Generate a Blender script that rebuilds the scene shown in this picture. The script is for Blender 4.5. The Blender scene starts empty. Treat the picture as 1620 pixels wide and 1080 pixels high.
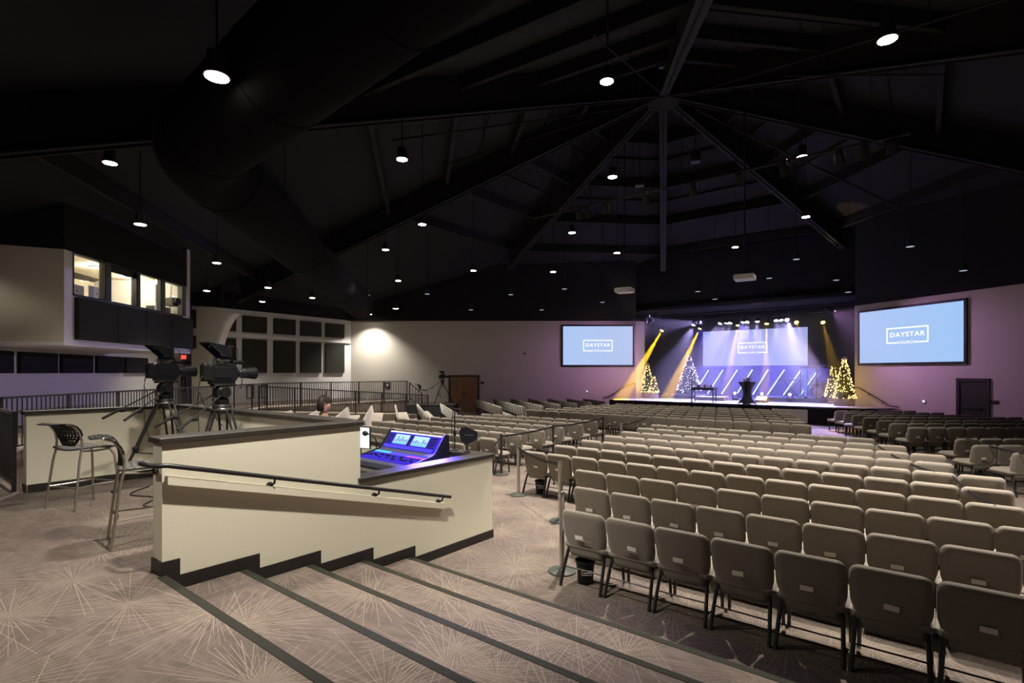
import bpy, math, random
from mathutils import Vector, Matrix
random.seed(7)
R = math.radians
SC = bpy.context.scene
COL = SC.collection

# ------------------------------------------------------------------ camera, world, exposure
F = 835.0                      # focal length in pixels of the 1620-wide frame
YAW = R(38.5)
HZ = 589.0                     # horizon row
EYE = 2.38                     # eye height above the hall floor
CA, SA = math.cos(YAW), math.sin(YAW)
cam = bpy.data.cameras.new('camera')
cam.sensor_width = 36.0
cam.lens = F / 1620.0 * 36.0
cam.shift_y = (HZ - 540.0) / 1620.0
cam.clip_start = 0.05
cam_o = bpy.data.objects.new('camera', cam)
COL.objects.link(cam_o)
cam_o.location = (0, 0, EYE)
cam_o.rotation_euler = (R(90), 0, YAW)
SC.camera = cam_o

world = bpy.data.worlds.new('hall_ambience')
SC.world = world
world.use_nodes = True
world.node_tree.nodes['Background'].inputs[0].default_value = (0.55, 0.50, 0.80, 1)
world.node_tree.nodes['Background'].inputs[1].default_value = 0.045

SC.view_settings.view_transform = 'Standard'
SC.view_settings.look = 'None'
SC.view_settings.gamma = 1.0
SC.view_settings.use_curve_mapping = False
SC.view_settings.exposure = 0.0
SC.cycles.max_bounces = 5
SC.cycles.diffuse_bounces = 3
SC.cycles.volume_bounces = 0
SC.cycles.sample_clamp_indirect = 4.0
SC.cycles.caustics_reflective = False
SC.cycles.caustics_refractive = False

HOUSE_W = 1500.0                # watts of one house downlight
STAGE_W = 5600.0                # watts of one white stage par
BEAM_W = 130000.0                 # watts of one yellow beam
WASH_W = 800.0

# ------------------------------------------------------------------ photograph geometry
def cw(cx, d, Z=0.0):
    return Vector((CA * cx - SA * d, SA * cx + CA * d, Z))
def pz(px, py, Z):                       # pixel -> point at height Z
    d = F * (EYE - Z) / (py - HZ)
    return cw((px - 810) / F * d, d, Z)
def pd(px, py, d):                       # pixel -> point at depth d
    return cw((px - 810) / F * d, d, EYE - (py - HZ) * d / F)
def col(px, A, B):                       # where an image column meets the vertical plane A-B
    r = (px - 810) / F
    dx, dy = CA * r - SA, SA * r + CA
    ax, ay = A[0], A[1]; ex, ey = B[0] - A[0], B[1] - A[1]
    t = (ax * ey - ay * ex) / (dx * ey - dy * ex)
    return Vector((dx * t, dy * t, 0))
def depth(p):
    return -SA * p[0] + CA * p[1]
def zrow(py, p):                         # height of an image row at a point
    return EYE - (py - HZ) * depth(p) / F
def hit(px, py, A, B):
    p = col(px, A, B); p.z = zrow(py, p); return p
def proj(p):
    cx = CA * p[0] + SA * p[1]; d = depth(p)
    return (810 + F * cx / d, HZ + F * (EYE - p[2]) / d, d) if d > 0.05 else (None, None, d)

# ------------------------------------------------------------------ naming helpers
UNITS = ['zeroth','first','second','third','fourth','fifth','sixth','seventh','eighth','ninth','tenth','eleventh','twelfth',
         'thirteenth','fourteenth','fifteenth','sixteenth','seventeenth','eighteenth','nineteenth','twentieth']
def ordw(n):
    if n <= 20: return UNITS[n]
    tens = {2: 'twenty', 3: 'thirty', 4: 'forty'}[n // 10]
    return {20: 'twentieth', 30: 'thirtieth', 40: 'fortieth'}[n] if n % 10 == 0 else tens + '-' + UNITS[n % 10]
def tag(o, label=None, cat=None, group=None, kind=None):
    if label: o['label'] = label
    if cat: o['category'] = cat
    if group: o['group'] = group
    if kind: o['kind'] = kind
    return o
def empty(name, loc=(0, 0, 0), rz=0.0, label=None, cat=None, group=None, kind=None):
    o = bpy.data.objects.new(name, None)
    COL.objects.link(o)
    o.location = loc; o.rotation_euler = (0, 0, rz)
    return tag(o, label, cat, group, kind)
def copy_tree(o, parent=None):
    c = o.copy(); COL.objects.link(c); c.parent = parent
    for ch in list(o.children): copy_tree(ch, c)
    return c

# ------------------------------------------------------------------ materials
MATS = {}
def mat(name, colr, rough=0.6, metal=0.0, var=0.0, vscale=6.0, bump=0.0, bscale=60.0, emit=None, estr=0.0, trans=0.0, spec=0.5, alpha=1.0):
    if name in MATS: return MATS[name]
    m = bpy.data.materials.new(name); m.use_nodes = True
    nt = m.node_tree; b = nt.nodes['Principled BSDF']
    b.inputs['Base Color'].default_value = (*colr, 1)
    b.inputs['Roughness'].default_value = rough
    b.inputs['Metallic'].default_value = metal
    b.inputs['Specular IOR Level'].default_value = spec
    if trans: b.inputs['Transmission Weight'].default_value = trans
    if alpha < 1: b.inputs['Alpha'].default_value = alpha
    if emit:
        b.inputs['Emission Color'].default_value = (*emit, 1)
        b.inputs['Emission Strength'].default_value = estr
    tc = nt.nodes.new('ShaderNodeTexCoord')
    if var:
        n = nt.nodes.new('ShaderNodeTexNoise'); n.inputs['Scale'].default_value = vscale; n.inputs['Detail'].default_value = 4
        mx = nt.nodes.new('ShaderNodeMix'); mx.data_type = 'RGBA'
        mx.inputs[6].default_value = (*[c * (1 - var) for c in colr], 1)
        mx.inputs[7].default_value = (*[min(1, c * (1 + var)) for c in colr], 1)
        nt.links.new(tc.outputs['Object'], n.inputs['Vector'])
        nt.links.new(n.outputs['Fac'], mx.inputs[0]); nt.links.new(mx.outputs[2], b.inputs['Base Color'])
    if bump:
        n2 = nt.nodes.new('ShaderNodeTexNoise'); n2.inputs['Scale'].default_value = bscale; n2.inputs['Detail'].default_value = 3
        bp = nt.nodes.new('ShaderNodeBump'); bp.inputs['Strength'].default_value = bump; bp.inputs['Distance'].default_value = 0.01
        nt.links.new(tc.outputs['Object'], n2.inputs['Vector'])
        nt.links.new(n2.outputs['Fac'], bp.inputs['Height']); nt.links.new(bp.outputs['Normal'], b.inputs['Normal'])
    MATS[name] = m
    return m

def emat(name, colr, s):
    if name in MATS: return MATS[name]
    m = bpy.data.materials.new(name); m.use_nodes = True
    nt = m.node_tree; nt.nodes.remove(nt.nodes['Principled BSDF'])
    e = nt.nodes.new('ShaderNodeEmission'); e.inputs[0].default_value = (*colr, 1); e.inputs[1].default_value = s
    nt.links.new(e.outputs[0], nt.nodes['Material Output'].inputs[0])
    MATS[name] = m
    return m

def carpet_mat():
    m = bpy.data.materials.new('carpet'); m.use_nodes = True
    nt = m.node_tree; b = nt.nodes['Principled BSDF']; L = nt.links.new
    b.inputs['Roughness'].default_value = 0.95; b.inputs['Specular IOR Level'].default_value = 0.1
    geo = nt.nodes.new('ShaderNodeNewGeometry')
    def math_(op, a, bb=None, c=None):
        n = nt.nodes.new('ShaderNodeMath'); n.operation = op
        for i, v in enumerate((a, bb, c)):
            if v is None: continue
            if isinstance(v, (int, float)): n.inputs[i].default_value = v
            else: L(v, n.inputs[i])
        return n.outputs[0]
    masks = []
    for off, sc, N in (((0.0, 0.0, 0), 0.9, 60), ((5.37, 3.61, 0), 0.85, 54), ((11.3, 8.9, 0), 0.7, 44)):
        mp = nt.nodes.new('ShaderNodeVectorMath'); mp.operation = 'ADD'; mp.inputs[1].default_value = (off[0], off[1], 0)
        L(geo.outputs['Position'], mp.inputs[0])
        fl = nt.nodes.new('ShaderNodeVectorMath'); fl.operation = 'MULTIPLY'; fl.inputs[1].default_value = (1, 1, 0)
        L(mp.outputs[0], fl.inputs[0])
        v = nt.nodes.new('ShaderNodeTexVoronoi'); v.voronoi_dimensions = '2D'; v.inputs['Scale'].default_value = sc
        v.inputs['Randomness'].default_value = 0.75
        L(fl.outputs[0], v.inputs['Vector'])
        df = nt.nodes.new('ShaderNodeVectorMath'); df.operation = 'SUBTRACT'
        L(fl.outputs[0], df.inputs[0]); L(v.outputs['Position'], df.inputs[1])
        sx = nt.nodes.new('ShaderNodeSeparateXYZ'); L(df.outputs[0], sx.inputs[0])
        ln = nt.nodes.new('ShaderNodeVectorMath'); ln.operation = 'LENGTH'; 
        cmb = nt.nodes.new('ShaderNodeCombineXYZ'); L(sx.outputs[0], cmb.inputs[0]); L(sx.outputs[1], cmb.inputs[1])
        L(cmb.outputs[0], ln.inputs[0])
        r = ln.outputs['Value']
        ang = math_('ARCTAN2', sx.outputs[1], sx.outputs[0])
        a = math_('MULTIPLY_ADD', ang, N / (2 * math.pi), 100.0)
        idx = math_('FLOOR', a); fr = math_('SUBTRACT', a, idx)
        sp = nt.nodes.new('ShaderNodeSeparateXYZ'); L(v.outputs['Position'], sp.inputs[0])
        seed = math_('MULTIPLY_ADD', sp.outputs[0], 3.17, math_('MULTIPLY', sp.outputs[1], 7.31))
        seed = math_('FLOOR', math_('MULTIPLY', seed, 50.0))
        cv = nt.nodes.new('ShaderNodeCombineXYZ'); L(idx, cv.inputs[0]); L(seed, cv.inputs[1])
        wn = nt.nodes.new('ShaderNodeTexWhiteNoise'); wn.noise_dimensions = '2D'; L(cv.outputs[0], wn.inputs['Vector'])
        wc = nt.nodes.new('ShaderNodeSeparateColor'); L(wn.outputs['Color'], wc.inputs[0])
        jit = math_('MULTIPLY_ADD', wc.outputs[0], 0.7, 0.15)
        dist = math_('MULTIPLY', math_('ABSOLUTE', math_('SUBTRACT', fr, jit)), 2 * math.pi / N)
        dist = math_('MULTIPLY', dist, r)
        wid = math_('MULTIPLY_ADD', wc.outputs[2], 0.0017, 0.0009)
        on = math_('LESS_THAN', dist, wid)
        leng = math_('MULTIPLY_ADD', wc.outputs[1], 0.85, 0.3)
        on2 = math_('LESS_THAN', r, leng)
        k = math_('MULTIPLY', on, on2)
        k = math_('MULTIPLY', k, math_('MULTIPLY', math_('MULTIPLY_ADD', r, -0.35, 0.9), math_('MINIMUM', 1.0, math_('MULTIPLY_ADD', r, 5.0, 0.25))))
        masks.append(k)
    mk = math_('MAXIMUM', math_('MAXIMUM', masks[0], masks[1]), masks[2])
    nz = nt.nodes.new('ShaderNodeTexNoise'); nz.inputs['Scale'].default_value = 160; nz.inputs['Detail'].default_value = 2
    L(geo.outputs['Position'], nz.inputs['Vector'])
    stv = nt.nodes.new('ShaderNodeVectorMath'); stv.operation = 'MULTIPLY'; stv.inputs[1].default_value = (3, 9, 5)
    L(geo.outputs['Position'], stv.inputs[0])
    nz2 = nt.nodes.new('ShaderNodeTexNoise'); nz2.inputs['Scale'].default_value = 1.6; nz2.inputs['Detail'].default_value = 3
    L(stv.outputs[0], nz2.inputs['Vector'])
    ad = math_('ADD', math_('MULTIPLY', nz.outputs['Fac'], 0.55), math_('MULTIPLY', nz2.outputs['Fac'], 0.55))
    rmp = nt.nodes.new('ShaderNodeValToRGB')
    rmp.color_ramp.elements[0].position = 0.3; rmp.color_ramp.elements[0].color = (0.072, 0.054, 0.047, 1)
    rmp.color_ramp.elements[1].position = 0.78; rmp.color_ramp.elements[1].color = (0.145, 0.115, 0.1, 1)
    L(ad, rmp.inputs[0])
    mx = nt.nodes.new('ShaderNodeMix'); mx.data_type = 'RGBA'
    L(mk, mx.inputs[0]); L(rmp.outputs[0], mx.inputs[6]); mx.inputs[7].default_value = (0.26, 0.215, 0.168, 1)
    L(mx.outputs[2], b.inputs['Base Color'])
    bp = nt.nodes.new('ShaderNodeBump'); bp.inputs['Strength'].default_value = 0.25; bp.inputs['Distance'].default_value = 0.01
    L(nz.outputs['Fac'], bp.inputs['Height']); L(bp.outputs['Normal'], b.inputs['Normal'])
    return m

CARPET = carpet_mat()
CREAM = mat('cream_paint', (0.72, 0.67, 0.53), 0.75, var=0.03, vscale=1.5, bump=0.06, bscale=90)
GREYWALL = mat('warm_grey_paint', (0.55, 0.51, 0.45), 0.8, var=0.03, vscale=1.0, bump=0.05, bscale=60)
WHITEWALL = mat('white_paint', (0.72, 0.70, 0.68), 0.8, var=0.02, vscale=1.0)
BLACKWALL = mat('black_paint', (0.004, 0.004, 0.0052), 0.95, var=0.15, vscale=0.6)
ROOF = mat('roof_deck', (0.0056, 0.0054, 0.0086), 0.95, var=0.2, vscale=0.5, bump=0.1, bscale=10)
STEEL = mat('black_steel', (0.0028, 0.0028, 0.0032), 0.9, var=0.2, vscale=1.0)
FLANGE = mat('grey_flange', (0.011, 0.0105, 0.014), 0.8, var=0.2, vscale=1.0)
DUCT = mat('duct_skin', (0.0048, 0.0046, 0.0048), 0.95, var=0.15, vscale=0.8, spec=0.1)
SKIRT = mat('dark_skirting', (0.016, 0.013, 0.012), 0.5, var=0.2, vscale=5)
CAPM = mat('dark_laminate', (0.03, 0.025, 0.020), 0.5, var=0.15, vscale=4)
NOSE = mat('olive_rubber_nosing', (0.024, 0.023, 0.017), 0.85, var=0.15, vscale=20, bump=0.1, spec=0.15)
METAL_BLK = mat('black_metal', (0.014, 0.013, 0.013), 0.4, var=0.15, vscale=8)
PLASTIC_BLK = mat('black_plastic', (0.0075, 0.0075, 0.008), 0.5, var=0.2, vscale=15, spec=0.35)
PLASTIC_GREY = mat('grey_plastic', (0.09, 0.085, 0.08), 0.5, var=0.1, vscale=15)
CHROME = mat('brushed_chrome', (0.55, 0.53, 0.5), 0.28, 1.0, var=0.05, vscale=20)
SILVER = mat('silver_tube', (0.42, 0.38, 0.33), 0.35, 0.9, var=0.05, vscale=20)
FABRIC = mat('taupe_fabric', (0.215, 0.184, 0.150), 0.95, var=0.14, vscale=90, bump=0.15, bscale=260, spec=0.15)
FABRIC.node_tree.nodes['Principled BSDF'].inputs['Sheen Weight'].default_value = 0.25
PANEL = mat('charcoal_acoustic_fabric', (0.038, 0.038, 0.032), 0.95, var=0.15, vscale=60, bump=0.1, bscale=200, spec=0.1)
PANEL_D = mat('navy_acoustic_fabric', (0.024, 0.023, 0.027), 0.95, var=0.15, vscale=60, bump=0.1, bscale=200, spec=0.1)
WOOD = mat('brown_wood', (0.23, 0.12, 0.055), 0.5, var=0.25, vscale=5)
CARD = mat('white_card', (0.8, 0.76, 0.68), 0.7, var=0.03, vscale=30)
WHITEP = mat('white_plastic', (0.75, 0.74, 0.73), 0.4, var=0.03, vscale=10)
GLASS = mat('clear_glass', (1, 1, 1), 0.02, trans=1.0, alpha=0.12)
RED = mat('exit_red', (0.6, 0.05, 0.04), 0.4, emit=(1, 0.08, 0.05), estr=2.5)
STAGEDECK = mat('stage_deck', (0.5, 0.49, 0.5), 0.4, var=0.1, vscale=3)
LENS_ON = emat('lamp_lens', (1.0, 0.93, 0.78), 45.0)
LENS_DIM = emat('unlit_lens_glow', (0.75, 0.78, 1.0), 0.55)  # faint emission makes the unlit lenses read pale
LENS_WHT = emat('stage_lens_white', (0.78, 0.70, 1.0), 40.0)
LENS_YEL = emat('stage_lens_amber', (1.0, 0.62, 0.06), 40.0)

# ------------------------------------------------------------------ mesh builder
class MB:
    def __init__(s): s.v = []; s.f = []
    def add(s, vs, fs):
        n = len(s.v); s.v += [tuple(v) for v in vs]; s.f += [tuple(i + n for i in f) for f in fs]; return s
    def box(s, c, size, rot=None, taper=1.0):
        hx, hy, hz = size[0] / 2, size[1] / 2, size[2] / 2
        vs = []
        for z in (-hz, hz):
            t = taper if z > 0 else 1.0
            for x, y in ((-hx, -hy), (hx, -hy), (hx, hy), (-hx, hy)): vs.append(Vector((x * t, y * t, z)))
        if rot is not None: vs = [rot @ v for v in vs]
        vs = [v + Vector(c) for v in vs]
        return s.add(vs, [(3, 2, 1, 0), (4, 5, 6, 7), (0, 1, 5, 4), (1, 2, 6, 5), (2, 3, 7, 6), (3, 0, 4, 7)])
    def rbox(s, c, size, r=0.02, rot=None):          # box with chamfered edges
        hx, hy, hz = [a / 2 for a in size]; r = min(r, hx * .95, hy * .95, hz * .95)
        def ring(ix, iy): return [(-hx + ix + r, -hy + iy), (hx - ix - r, -hy + iy), (hx - ix, -hy + iy + r), (hx - ix, hy - iy - r),
                                  (hx - ix - r, hy - iy), (-hx + ix + r, hy - iy), (-hx + ix, hy - iy - r), (-hx + ix, -hy + iy + r)]
        vs = []
        for z, ins in ((-hz, r), (-hz + r, 0), (hz - r, 0), (hz, r)):
            for x, y in ring(ins * .8, ins * .8): vs.append(Vector((x, y, z)))
        if rot is not None: vs = [rot @ v for v in vs]
        vs = [v + Vector(c) for v in vs]
        fs = [tuple(range(7, -1, -1)), tuple(range(24, 32))]
        for k in range(3):
            for i in range(8):
                j = (i + 1) % 8; fs.append((k * 8 + i, k * 8 + j, k * 8 + 8 + j, k * 8 + 8 + i))
        return s.add(vs, fs)
    def cyl(s, p0, p1, r0, r1=None, n=12, caps=True):
        p0, p1 = Vector(p0), Vector(p1); r1 = r0 if r1 is None else r1
        ax = (p1 - p0).normalized(); u = ax.orthogonal().normalized(); w = ax.cross(u)
        vs = []
        for p, r in ((p0, r0), (p1, r1)):
            for i in range(n):
                a = 2 * math.pi * i / n; vs.append(p + u * (r * math.cos(a)) + w * (r * math.sin(a)))
        fs = [(i, (i + 1) % n, n + (i + 1) % n, n + i) for i in range(n)]
        if caps: fs += [tuple(range(n - 1, -1, -1)), tuple(range(n, 2 * n))]
        return s.add(vs, fs)
    def tube(s, pts, r, n=8, closed=False):
        pts = [Vector(p) for p in pts]; rs = r if isinstance(r, (list, tuple)) else [r] * len(pts)
        vs = []; fs = []; u = None; m = len(pts)
        for i, p in enumerate(pts):
            if closed: t = (pts[(i + 1) % m] - pts[i - 1]).normalized()
            else: t = (pts[min(i + 1, m - 1)] - pts[max(i - 1, 0)]).normalized()
            u = t.orthogonal().normalized() if u is None else (u - t * u.dot(t)).normalized()
            w = t.cross(u)
            for k in range(n):
                a = 2 * math.pi * k / n; vs.append(p + u * (rs[i] * math.cos(a)) + w * (rs[i] * math.sin(a)))
        for i in range(m if closed else m - 1):
            j = (i + 1) % m
            for k in range(n): fs.append((i * n + k, i * n + (k + 1) % n, j * n + (k + 1) % n, j * n + k))
        if not closed: fs += [tuple(range(n - 1, -1, -1)), tuple(range((m - 1) * n, m * n))]
        return s.add(vs, fs)
    def lathe(s, prof, c=(0, 0, 0), n=16, rot=None):
        vs = []; fs = []
        for r, z in prof:
            for i in range(n):
                a = 2 * math.pi * i / n; v = Vector((r * math.cos(a), r * math.sin(a), z))
                if rot is not None: v = rot @ v
                vs.append(v + Vector(c))
        for k in range(len(prof) - 1):
            for i in range(n): fs.append((k * n + i, k * n + (i + 1) % n, (k + 1) * n + (i + 1) % n, (k + 1) * n + i))
        fs += [tuple(range(n - 1, -1, -1)), tuple(range((len(prof) - 1) * n, len(prof) * n))]
        return s.add(vs, fs)
    def prism(s, poly, z0, z1):
        n = len(poly)
        vs = [(p[0], p[1], z0) for p in poly] + [(p[0], p[1], z1) for p in poly]
        ar = sum(poly[i][0] * poly[(i + 1) % n][1] - poly[(i + 1) % n][0] * poly[i][1] for i in range(n))
        fs = [(i, (i + 1) % n, n + (i + 1) % n, n + i) for i in range(n)] + [tuple(range(n - 1, -1, -1)), tuple(range(n, 2 * n))]
        if ar < 0: fs = [tuple(reversed(f)) for f in fs]
        return s.add(vs, fs)
    def extr(s, poly, o, ux, uz, un, t0, t1):        # planar polygon (a,b) in frame o+ux*a+uz*b, thickness along un
        o, ux, uz, un = Vector(o), Vector(ux), Vector(uz), Vector(un); n = len(poly)
        vs = [o + ux * a + uz * b + un * t0 for a, b in poly] + [o + ux * a + uz * b + un * t1 for a, b in poly]
        fs = [(i, (i + 1) % n, n + (i + 1) % n, n + i) for i in range(n)] + [tuple(range(n - 1, -1, -1)), tuple(range(n, 2 * n))]
        return s.add(vs, fs)
    def beam(s, p0, p1, w, h, drop=0.0):             # rectangular bar from p0 to p1, top at the line
        p0, p1 = Vector(p0), Vector(p1); t = (p1 - p0).normalized()
        sd = t.cross(Vector((0, 0, 1)))
        sd = sd.normalized() if sd.length > 1e-4 else Vector((1, 0, 0))
        up = sd.cross(t).normalized(); vs = []
        for p in (p0, p1):
            for a, b in ((-w / 2, -h - drop), (w / 2, -h - drop), (w / 2, -drop), (-w / 2, -drop)): vs.append(p + sd * a + up * b)
        return s.add(vs, [(0, 1, 2, 3), (7, 6, 5, 4), (0, 4, 5, 1), (1, 5, 6, 2), (2, 6, 7, 3), (3, 7, 4, 0)])
    def sphere(s, c, r, n=10, m=7, sc=(1, 1, 1)):
        prof = [(r * math.sin(math.pi * k / m), -r * math.cos(math.pi * k / m)) for k in range(m + 1)]
        prof[0] = (r * 0.02, -r); prof[-1] = (r * 0.02, r)
        a = MB(); a.lathe(prof, (0, 0, 0), n)
        return s.add([Vector((v[0] * sc[0], v[1] * sc[1], v[2] * sc[2])) + Vector(c) for v in a.v], a.f)
    def wall(s, A, B, z0, z1, t0, t1):               # slab along A-B; offsets t along the normal that faces the camera
        A, B = Vector((A[0], A[1], 0)), Vector((B[0], B[1], 0)); n = Vector((-(B - A).y, (B - A).x, 0)).normalized()
        if n.dot(-(A + B) / 2) < 0: n = -n
        return s.prism([A + n * t0, B + n * t0, B + n * t1, A + n * t1], z0, z1)
    def mesh(s, name):
        me = bpy.data.meshes.new(name); me.from_pydata([tuple(v) for v in s.v], [], s.f); me.update(); return me
    def build(s, name, m, parent=None, smooth=False, fix=True):
        me = s.mesh(name); me.materials.append(m)
        if fix:
            import bmesh
            bm = bmesh.new(); bm.from_mesh(me); bmesh.ops.recalc_face_normals(bm, faces=bm.faces[:]); bm.to_mesh(me); bm.free()
        if smooth:
            for p in me.polygons: p.use_smooth = True
            try: me.set_sharp_from_angle(angle=R(40))
            except Exception: pass
        o = bpy.data.objects.new(name, me); COL.objects.link(o)
        if parent: o.parent = parent
        return o
def nrm(A, B):
    n = Vector((-(B[1] - A[1]), B[0] - A[0], 0)).normalized()
    return -n if n.dot(-(Vector((A[0], A[1], 0)) + Vector((B[0], B[1], 0))) / 2) < 0 else n
def struct(o, label=None): return tag(o, label, None, None, 'structure')
def spot(name, loc, aim, watts, colr, angle, blend=0.4, radius=0.06, parent=None):
    l = bpy.data.lights.new(name, 'SPOT'); l.energy = watts; l.color = colr; l.spot_size = R(angle); l.spot_blend = blend
    l.shadow_soft_size = radius
    o = bpy.data.objects.new(name, l); COL.objects.link(o)
    d = (Vector(aim) - Vector(loc)); o.rotation_euler = d.to_track_quat('-Z', 'Y').to_euler(); o.location = loc
    if parent:
        o.parent = parent; o.matrix_parent_inverse = parent.matrix_basis.inverted()
    return o
def point(name, loc, watts, colr, radius=0.1, parent=None):
    l = bpy.data.lights.new(name, 'POINT'); l.energy = watts; l.color = colr; l.shadow_soft_size = radius
    o = bpy.data.objects.new(name, l); COL.objects.link(o); o.location = loc
    if parent:
        o.parent = parent; o.matrix_parent_inverse = parent.matrix_basis.inverted()
    return o

# ================================================================== STRUCTURE
WT = 5.5                                        # top of the painted walls
LWA, LWB = pd(555, 0, 32.0), pd(1006, 0, 32.0)   # wall left of the stage
RWA, RWB = cw(16.1, 24.8), cw(20.5, 9.9)         # wall right of the stage
SWA, SWB = LWA.copy(), Vector((-26.96, 10.3, 0))  # side wall with the tall panels
DWA, DWB = Vector((-16.2, -0.75, 0)), Vector((-28.91, 10.75, 0))   # low diagonal wall under the control room
BKL, BKR = Vector((-17.2, 3.4, 0)), Vector((-21.45, 7.86, 0))    # control room front
BKL2 = Vector((-19.9, -1.6, 0))

# floors
struct(MB().prism([(-28, 1.4), (12, 1.4), (12, 36), (-28, 36)], -0.12, 0.0).build('floor', CARPET), 'brown carpet floor with tan sunburst lines under the seating')
plat = MB().prism([(12, -6), (12, 1.62), (-4.98, 1.62), (-4.98, 3.45), (-9.9, 3.45), (-9.9, 1.5), (-13.3, 1.5), (-13.3, -6)], 0.0, 0.70)
struct(plat.build('floor_upper', CARPET), 'raised carpeted landing with bar stools at the top of the steps')
struct(MB().prism([(-13.32, 1.52), (-22.5, 11.3), (-22.5, 19.2), (-27.9, 19.2), (-29.0, 10.9), (-16.6, -1.2), (-13.32, -1.2)], 0.0, 0.86).build('floor_walkway', CARPET), 'raised carpeted walkway behind the long black railing')
stairs = empty('floor_steps', (0, 0, 0), kind='structure', label='five broad carpeted steps going down to the chairs')
RIS = [1.62, 2.275, 2.93, 3.585, 4.24]
for i, y in enumerate(RIS):
    top = 0.70 - 0.14 * i
    if i: MB().box((3.51, (RIS[i - 1] + y) / 2, top / 2), (16.98, y - RIS[i - 1], top)).build('step', CARPET, stairs)
    n = MB()
    n.extr([(-0.05, 0.004), (0.016, 0.004), (0.016, -0.045), (0.004, -0.045), (0.004, -0.004), (-0.05, -0.004)], (-4.96, y, top), (0, 1, 0), (0, 0, 1), (1, 0, 0), 0, 16.9)
    n.build('nosing', NOSE, stairs)

# walls
def slab(name, A, B, z0, z1, m, t0=-0.3, t1=0.0, label=None, parent=None):
    o = MB().wall(A, B, z0, z1, t0, t1).build(name, m, parent)
    return struct(o, label) if parent is None else o
lw = slab('wall_stage_left', LWA, LWB, 0, WT, GREYWALL, label='long warm grey wall left of the stage with a projection screen')
RET = LWB + Vector((0.0, 0.55, 0)) + (LWB - LWA).normalized() * 0.30
MB().prism([LWB - (LWB - LWA).normalized() * .02, LWB + (LWB - LWA).normalized() * 0.02, RET, RET + Vector((-0.5, 0.2, 0))], 0, WT).build('wall_return', WHITEWALL, lw)
slab('wall_upper_left', LWA + Vector((-2, -2, 0)), LWB, WT, 9.6, BLACKWALL, -0.3, -0.04, 'black wall band above the grey wall left of the stage')
slab('wall_stage_right', RWA, RWB, 0, WT, GREYWALL, label='warm grey wall right of the stage with a projection screen and door')
slab('wall_upper_right', RWA, RWB, WT, 9.6, BLACKWALL, -0.3, -0.04, 'black wall band above the grey wall right of the stage')
sw = slab('wall_side_left', SWA, SWB, 0, WT + .02, WHITEWALL, label='white side wall with two rows of dark square panels')
slab('wall_upper_side', SWA, SWB, WT, 8.0, BLACKWALL, -0.3, -0.04, 'black wall band above the white side wall')
slab('wall_diagonal', DWA, DWB, 0, 3.4, WHITEWALL, label='low white diagonal wall under the control room')
# stage house
SB = 34.3
struct(MB().box((-8.44, SB + .15, 3.0), (15.5, 0.3, 6.2)).build('wall_stage_back', BLACKWALL), 'black wall at the back of the stage')
struct(MB().box((-16.0, 32.4, 3.0), (0.3, 4.4, 6.2)).build('wall_stage_wing_left', BLACKWALL), 'black wing wall at the left of the stage')
struct(MB().box((-1.2, 32.1, 3.0), (0.3, 4.6, 6.2)).build('wall_stage_wing_right', BLACKWALL), 'black wing wall at the right of the stage')
struct(MB().box((-8.4, 32.3, 6.2), (15.2, 4.4, 0.2)).build('ceiling_stage', BLACKWALL), 'black ceiling over the back of the stage')
struct(MB().box((-8.4, 30.3, 7.7), (12.0, 0.2, 3.2)).build('wall_header', BLACKWALL), 'black header wall over the stage opening')

# panels on the side wall
ledge = MB(); e0, e1 = col(345, SWA, SWB), col(553, SWA, SWB)
ledge.wall(e0, e1, 4.12, 4.30, 0.0, 0.10); ledge.build('ledge', WHITEWALL, sw)
for px0, px1 in ((346, 372), (383, 420.7), (432, 466), (474.4, 506.7), (514, 543)):
    p0, p1 = col(px0, SWA, SWB), col(px1, SWA, SWB)
    MB().wall(p0, p1, 4.42, 5.24, 0.0, 0.12).build('acoustic_panel', PANEL, sw)
    MB().wall(p0, p1, 2.36, 4.06, 0.0, 0.12).build('acoustic_panel', PANEL, sw)
for px0, px1 in ((389, 401), (413, 422)):
    p0, p1 = col(px0, SWA, SWB), col(px1, SWA, SWB); z0, z1 = 1.05, 1.75
    fr = MB()
    fr.wall(p0, p1, z0, z0 + .06, 0, .05); fr.wall(p0, p1, z1 - .06, z1, 0, .05)
    fr.wall(p0, p0.lerp(p1, .15), z0, z1, 0, .05); fr.wall(p0.lerp(p1, .85), p1, z0, z1, 0, .05)
    fr.build('wall_plate', METAL_BLK, sw)
# panels on the diagonal wall
dw = bpy.data.objects['wall_diagonal']
for px0, px1 in ((-45, 16), (27, 86.5), (94, 143), (150, 190.5), (195.5, 230.5)):
    p0, p1 = col(px0, DWA, DWB), col(px1, DWA, DWB)
    MB().wall(p0, p1, 2.36, 2.97, 0.0, 0.10).build('acoustic_panel', PANEL_D, dw)
# door and exit sign on the diagonal wall
dn = nrm(DWA, DWB)
p0, p1 = col(271, DWA, DWB), col(302, DWA, DWB)
door1 = empty('door_1', (0, 0, 0), kind='structure', label='white double door with dark frame below the exit sign')
ft = MB(); q = (p1 - p0).normalized()
ft.wall(p0 - q * .1, p0, .86, 2.9, -.01, .08); ft.wall(p1, p1 + q * .1, .86, 2.9, -.01, .08); ft.wall(p0 - q * .1, p1 + q * .1, 2.8, 2.92, -.01, .08)
ft.build('frame', SKIRT, door1)
for a, b_ in ((0.0, .495), (.505, 1.0)):
    lf = MB().wall(p0.lerp(p1, a), p0.lerp(p1, b_), .87, 2.8, 0.0, 0.05).build('door_leaf', WHITEWALL, door1)
    c = p0.lerp(p1, .42 if a == 0 else .58)
    MB().wall(c, c + q * .16, 1.45, 2.2, .05, .07).build('push_plate', METAL_BLK, lf)
pe = col(288.5, DWA, DWB)
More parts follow.
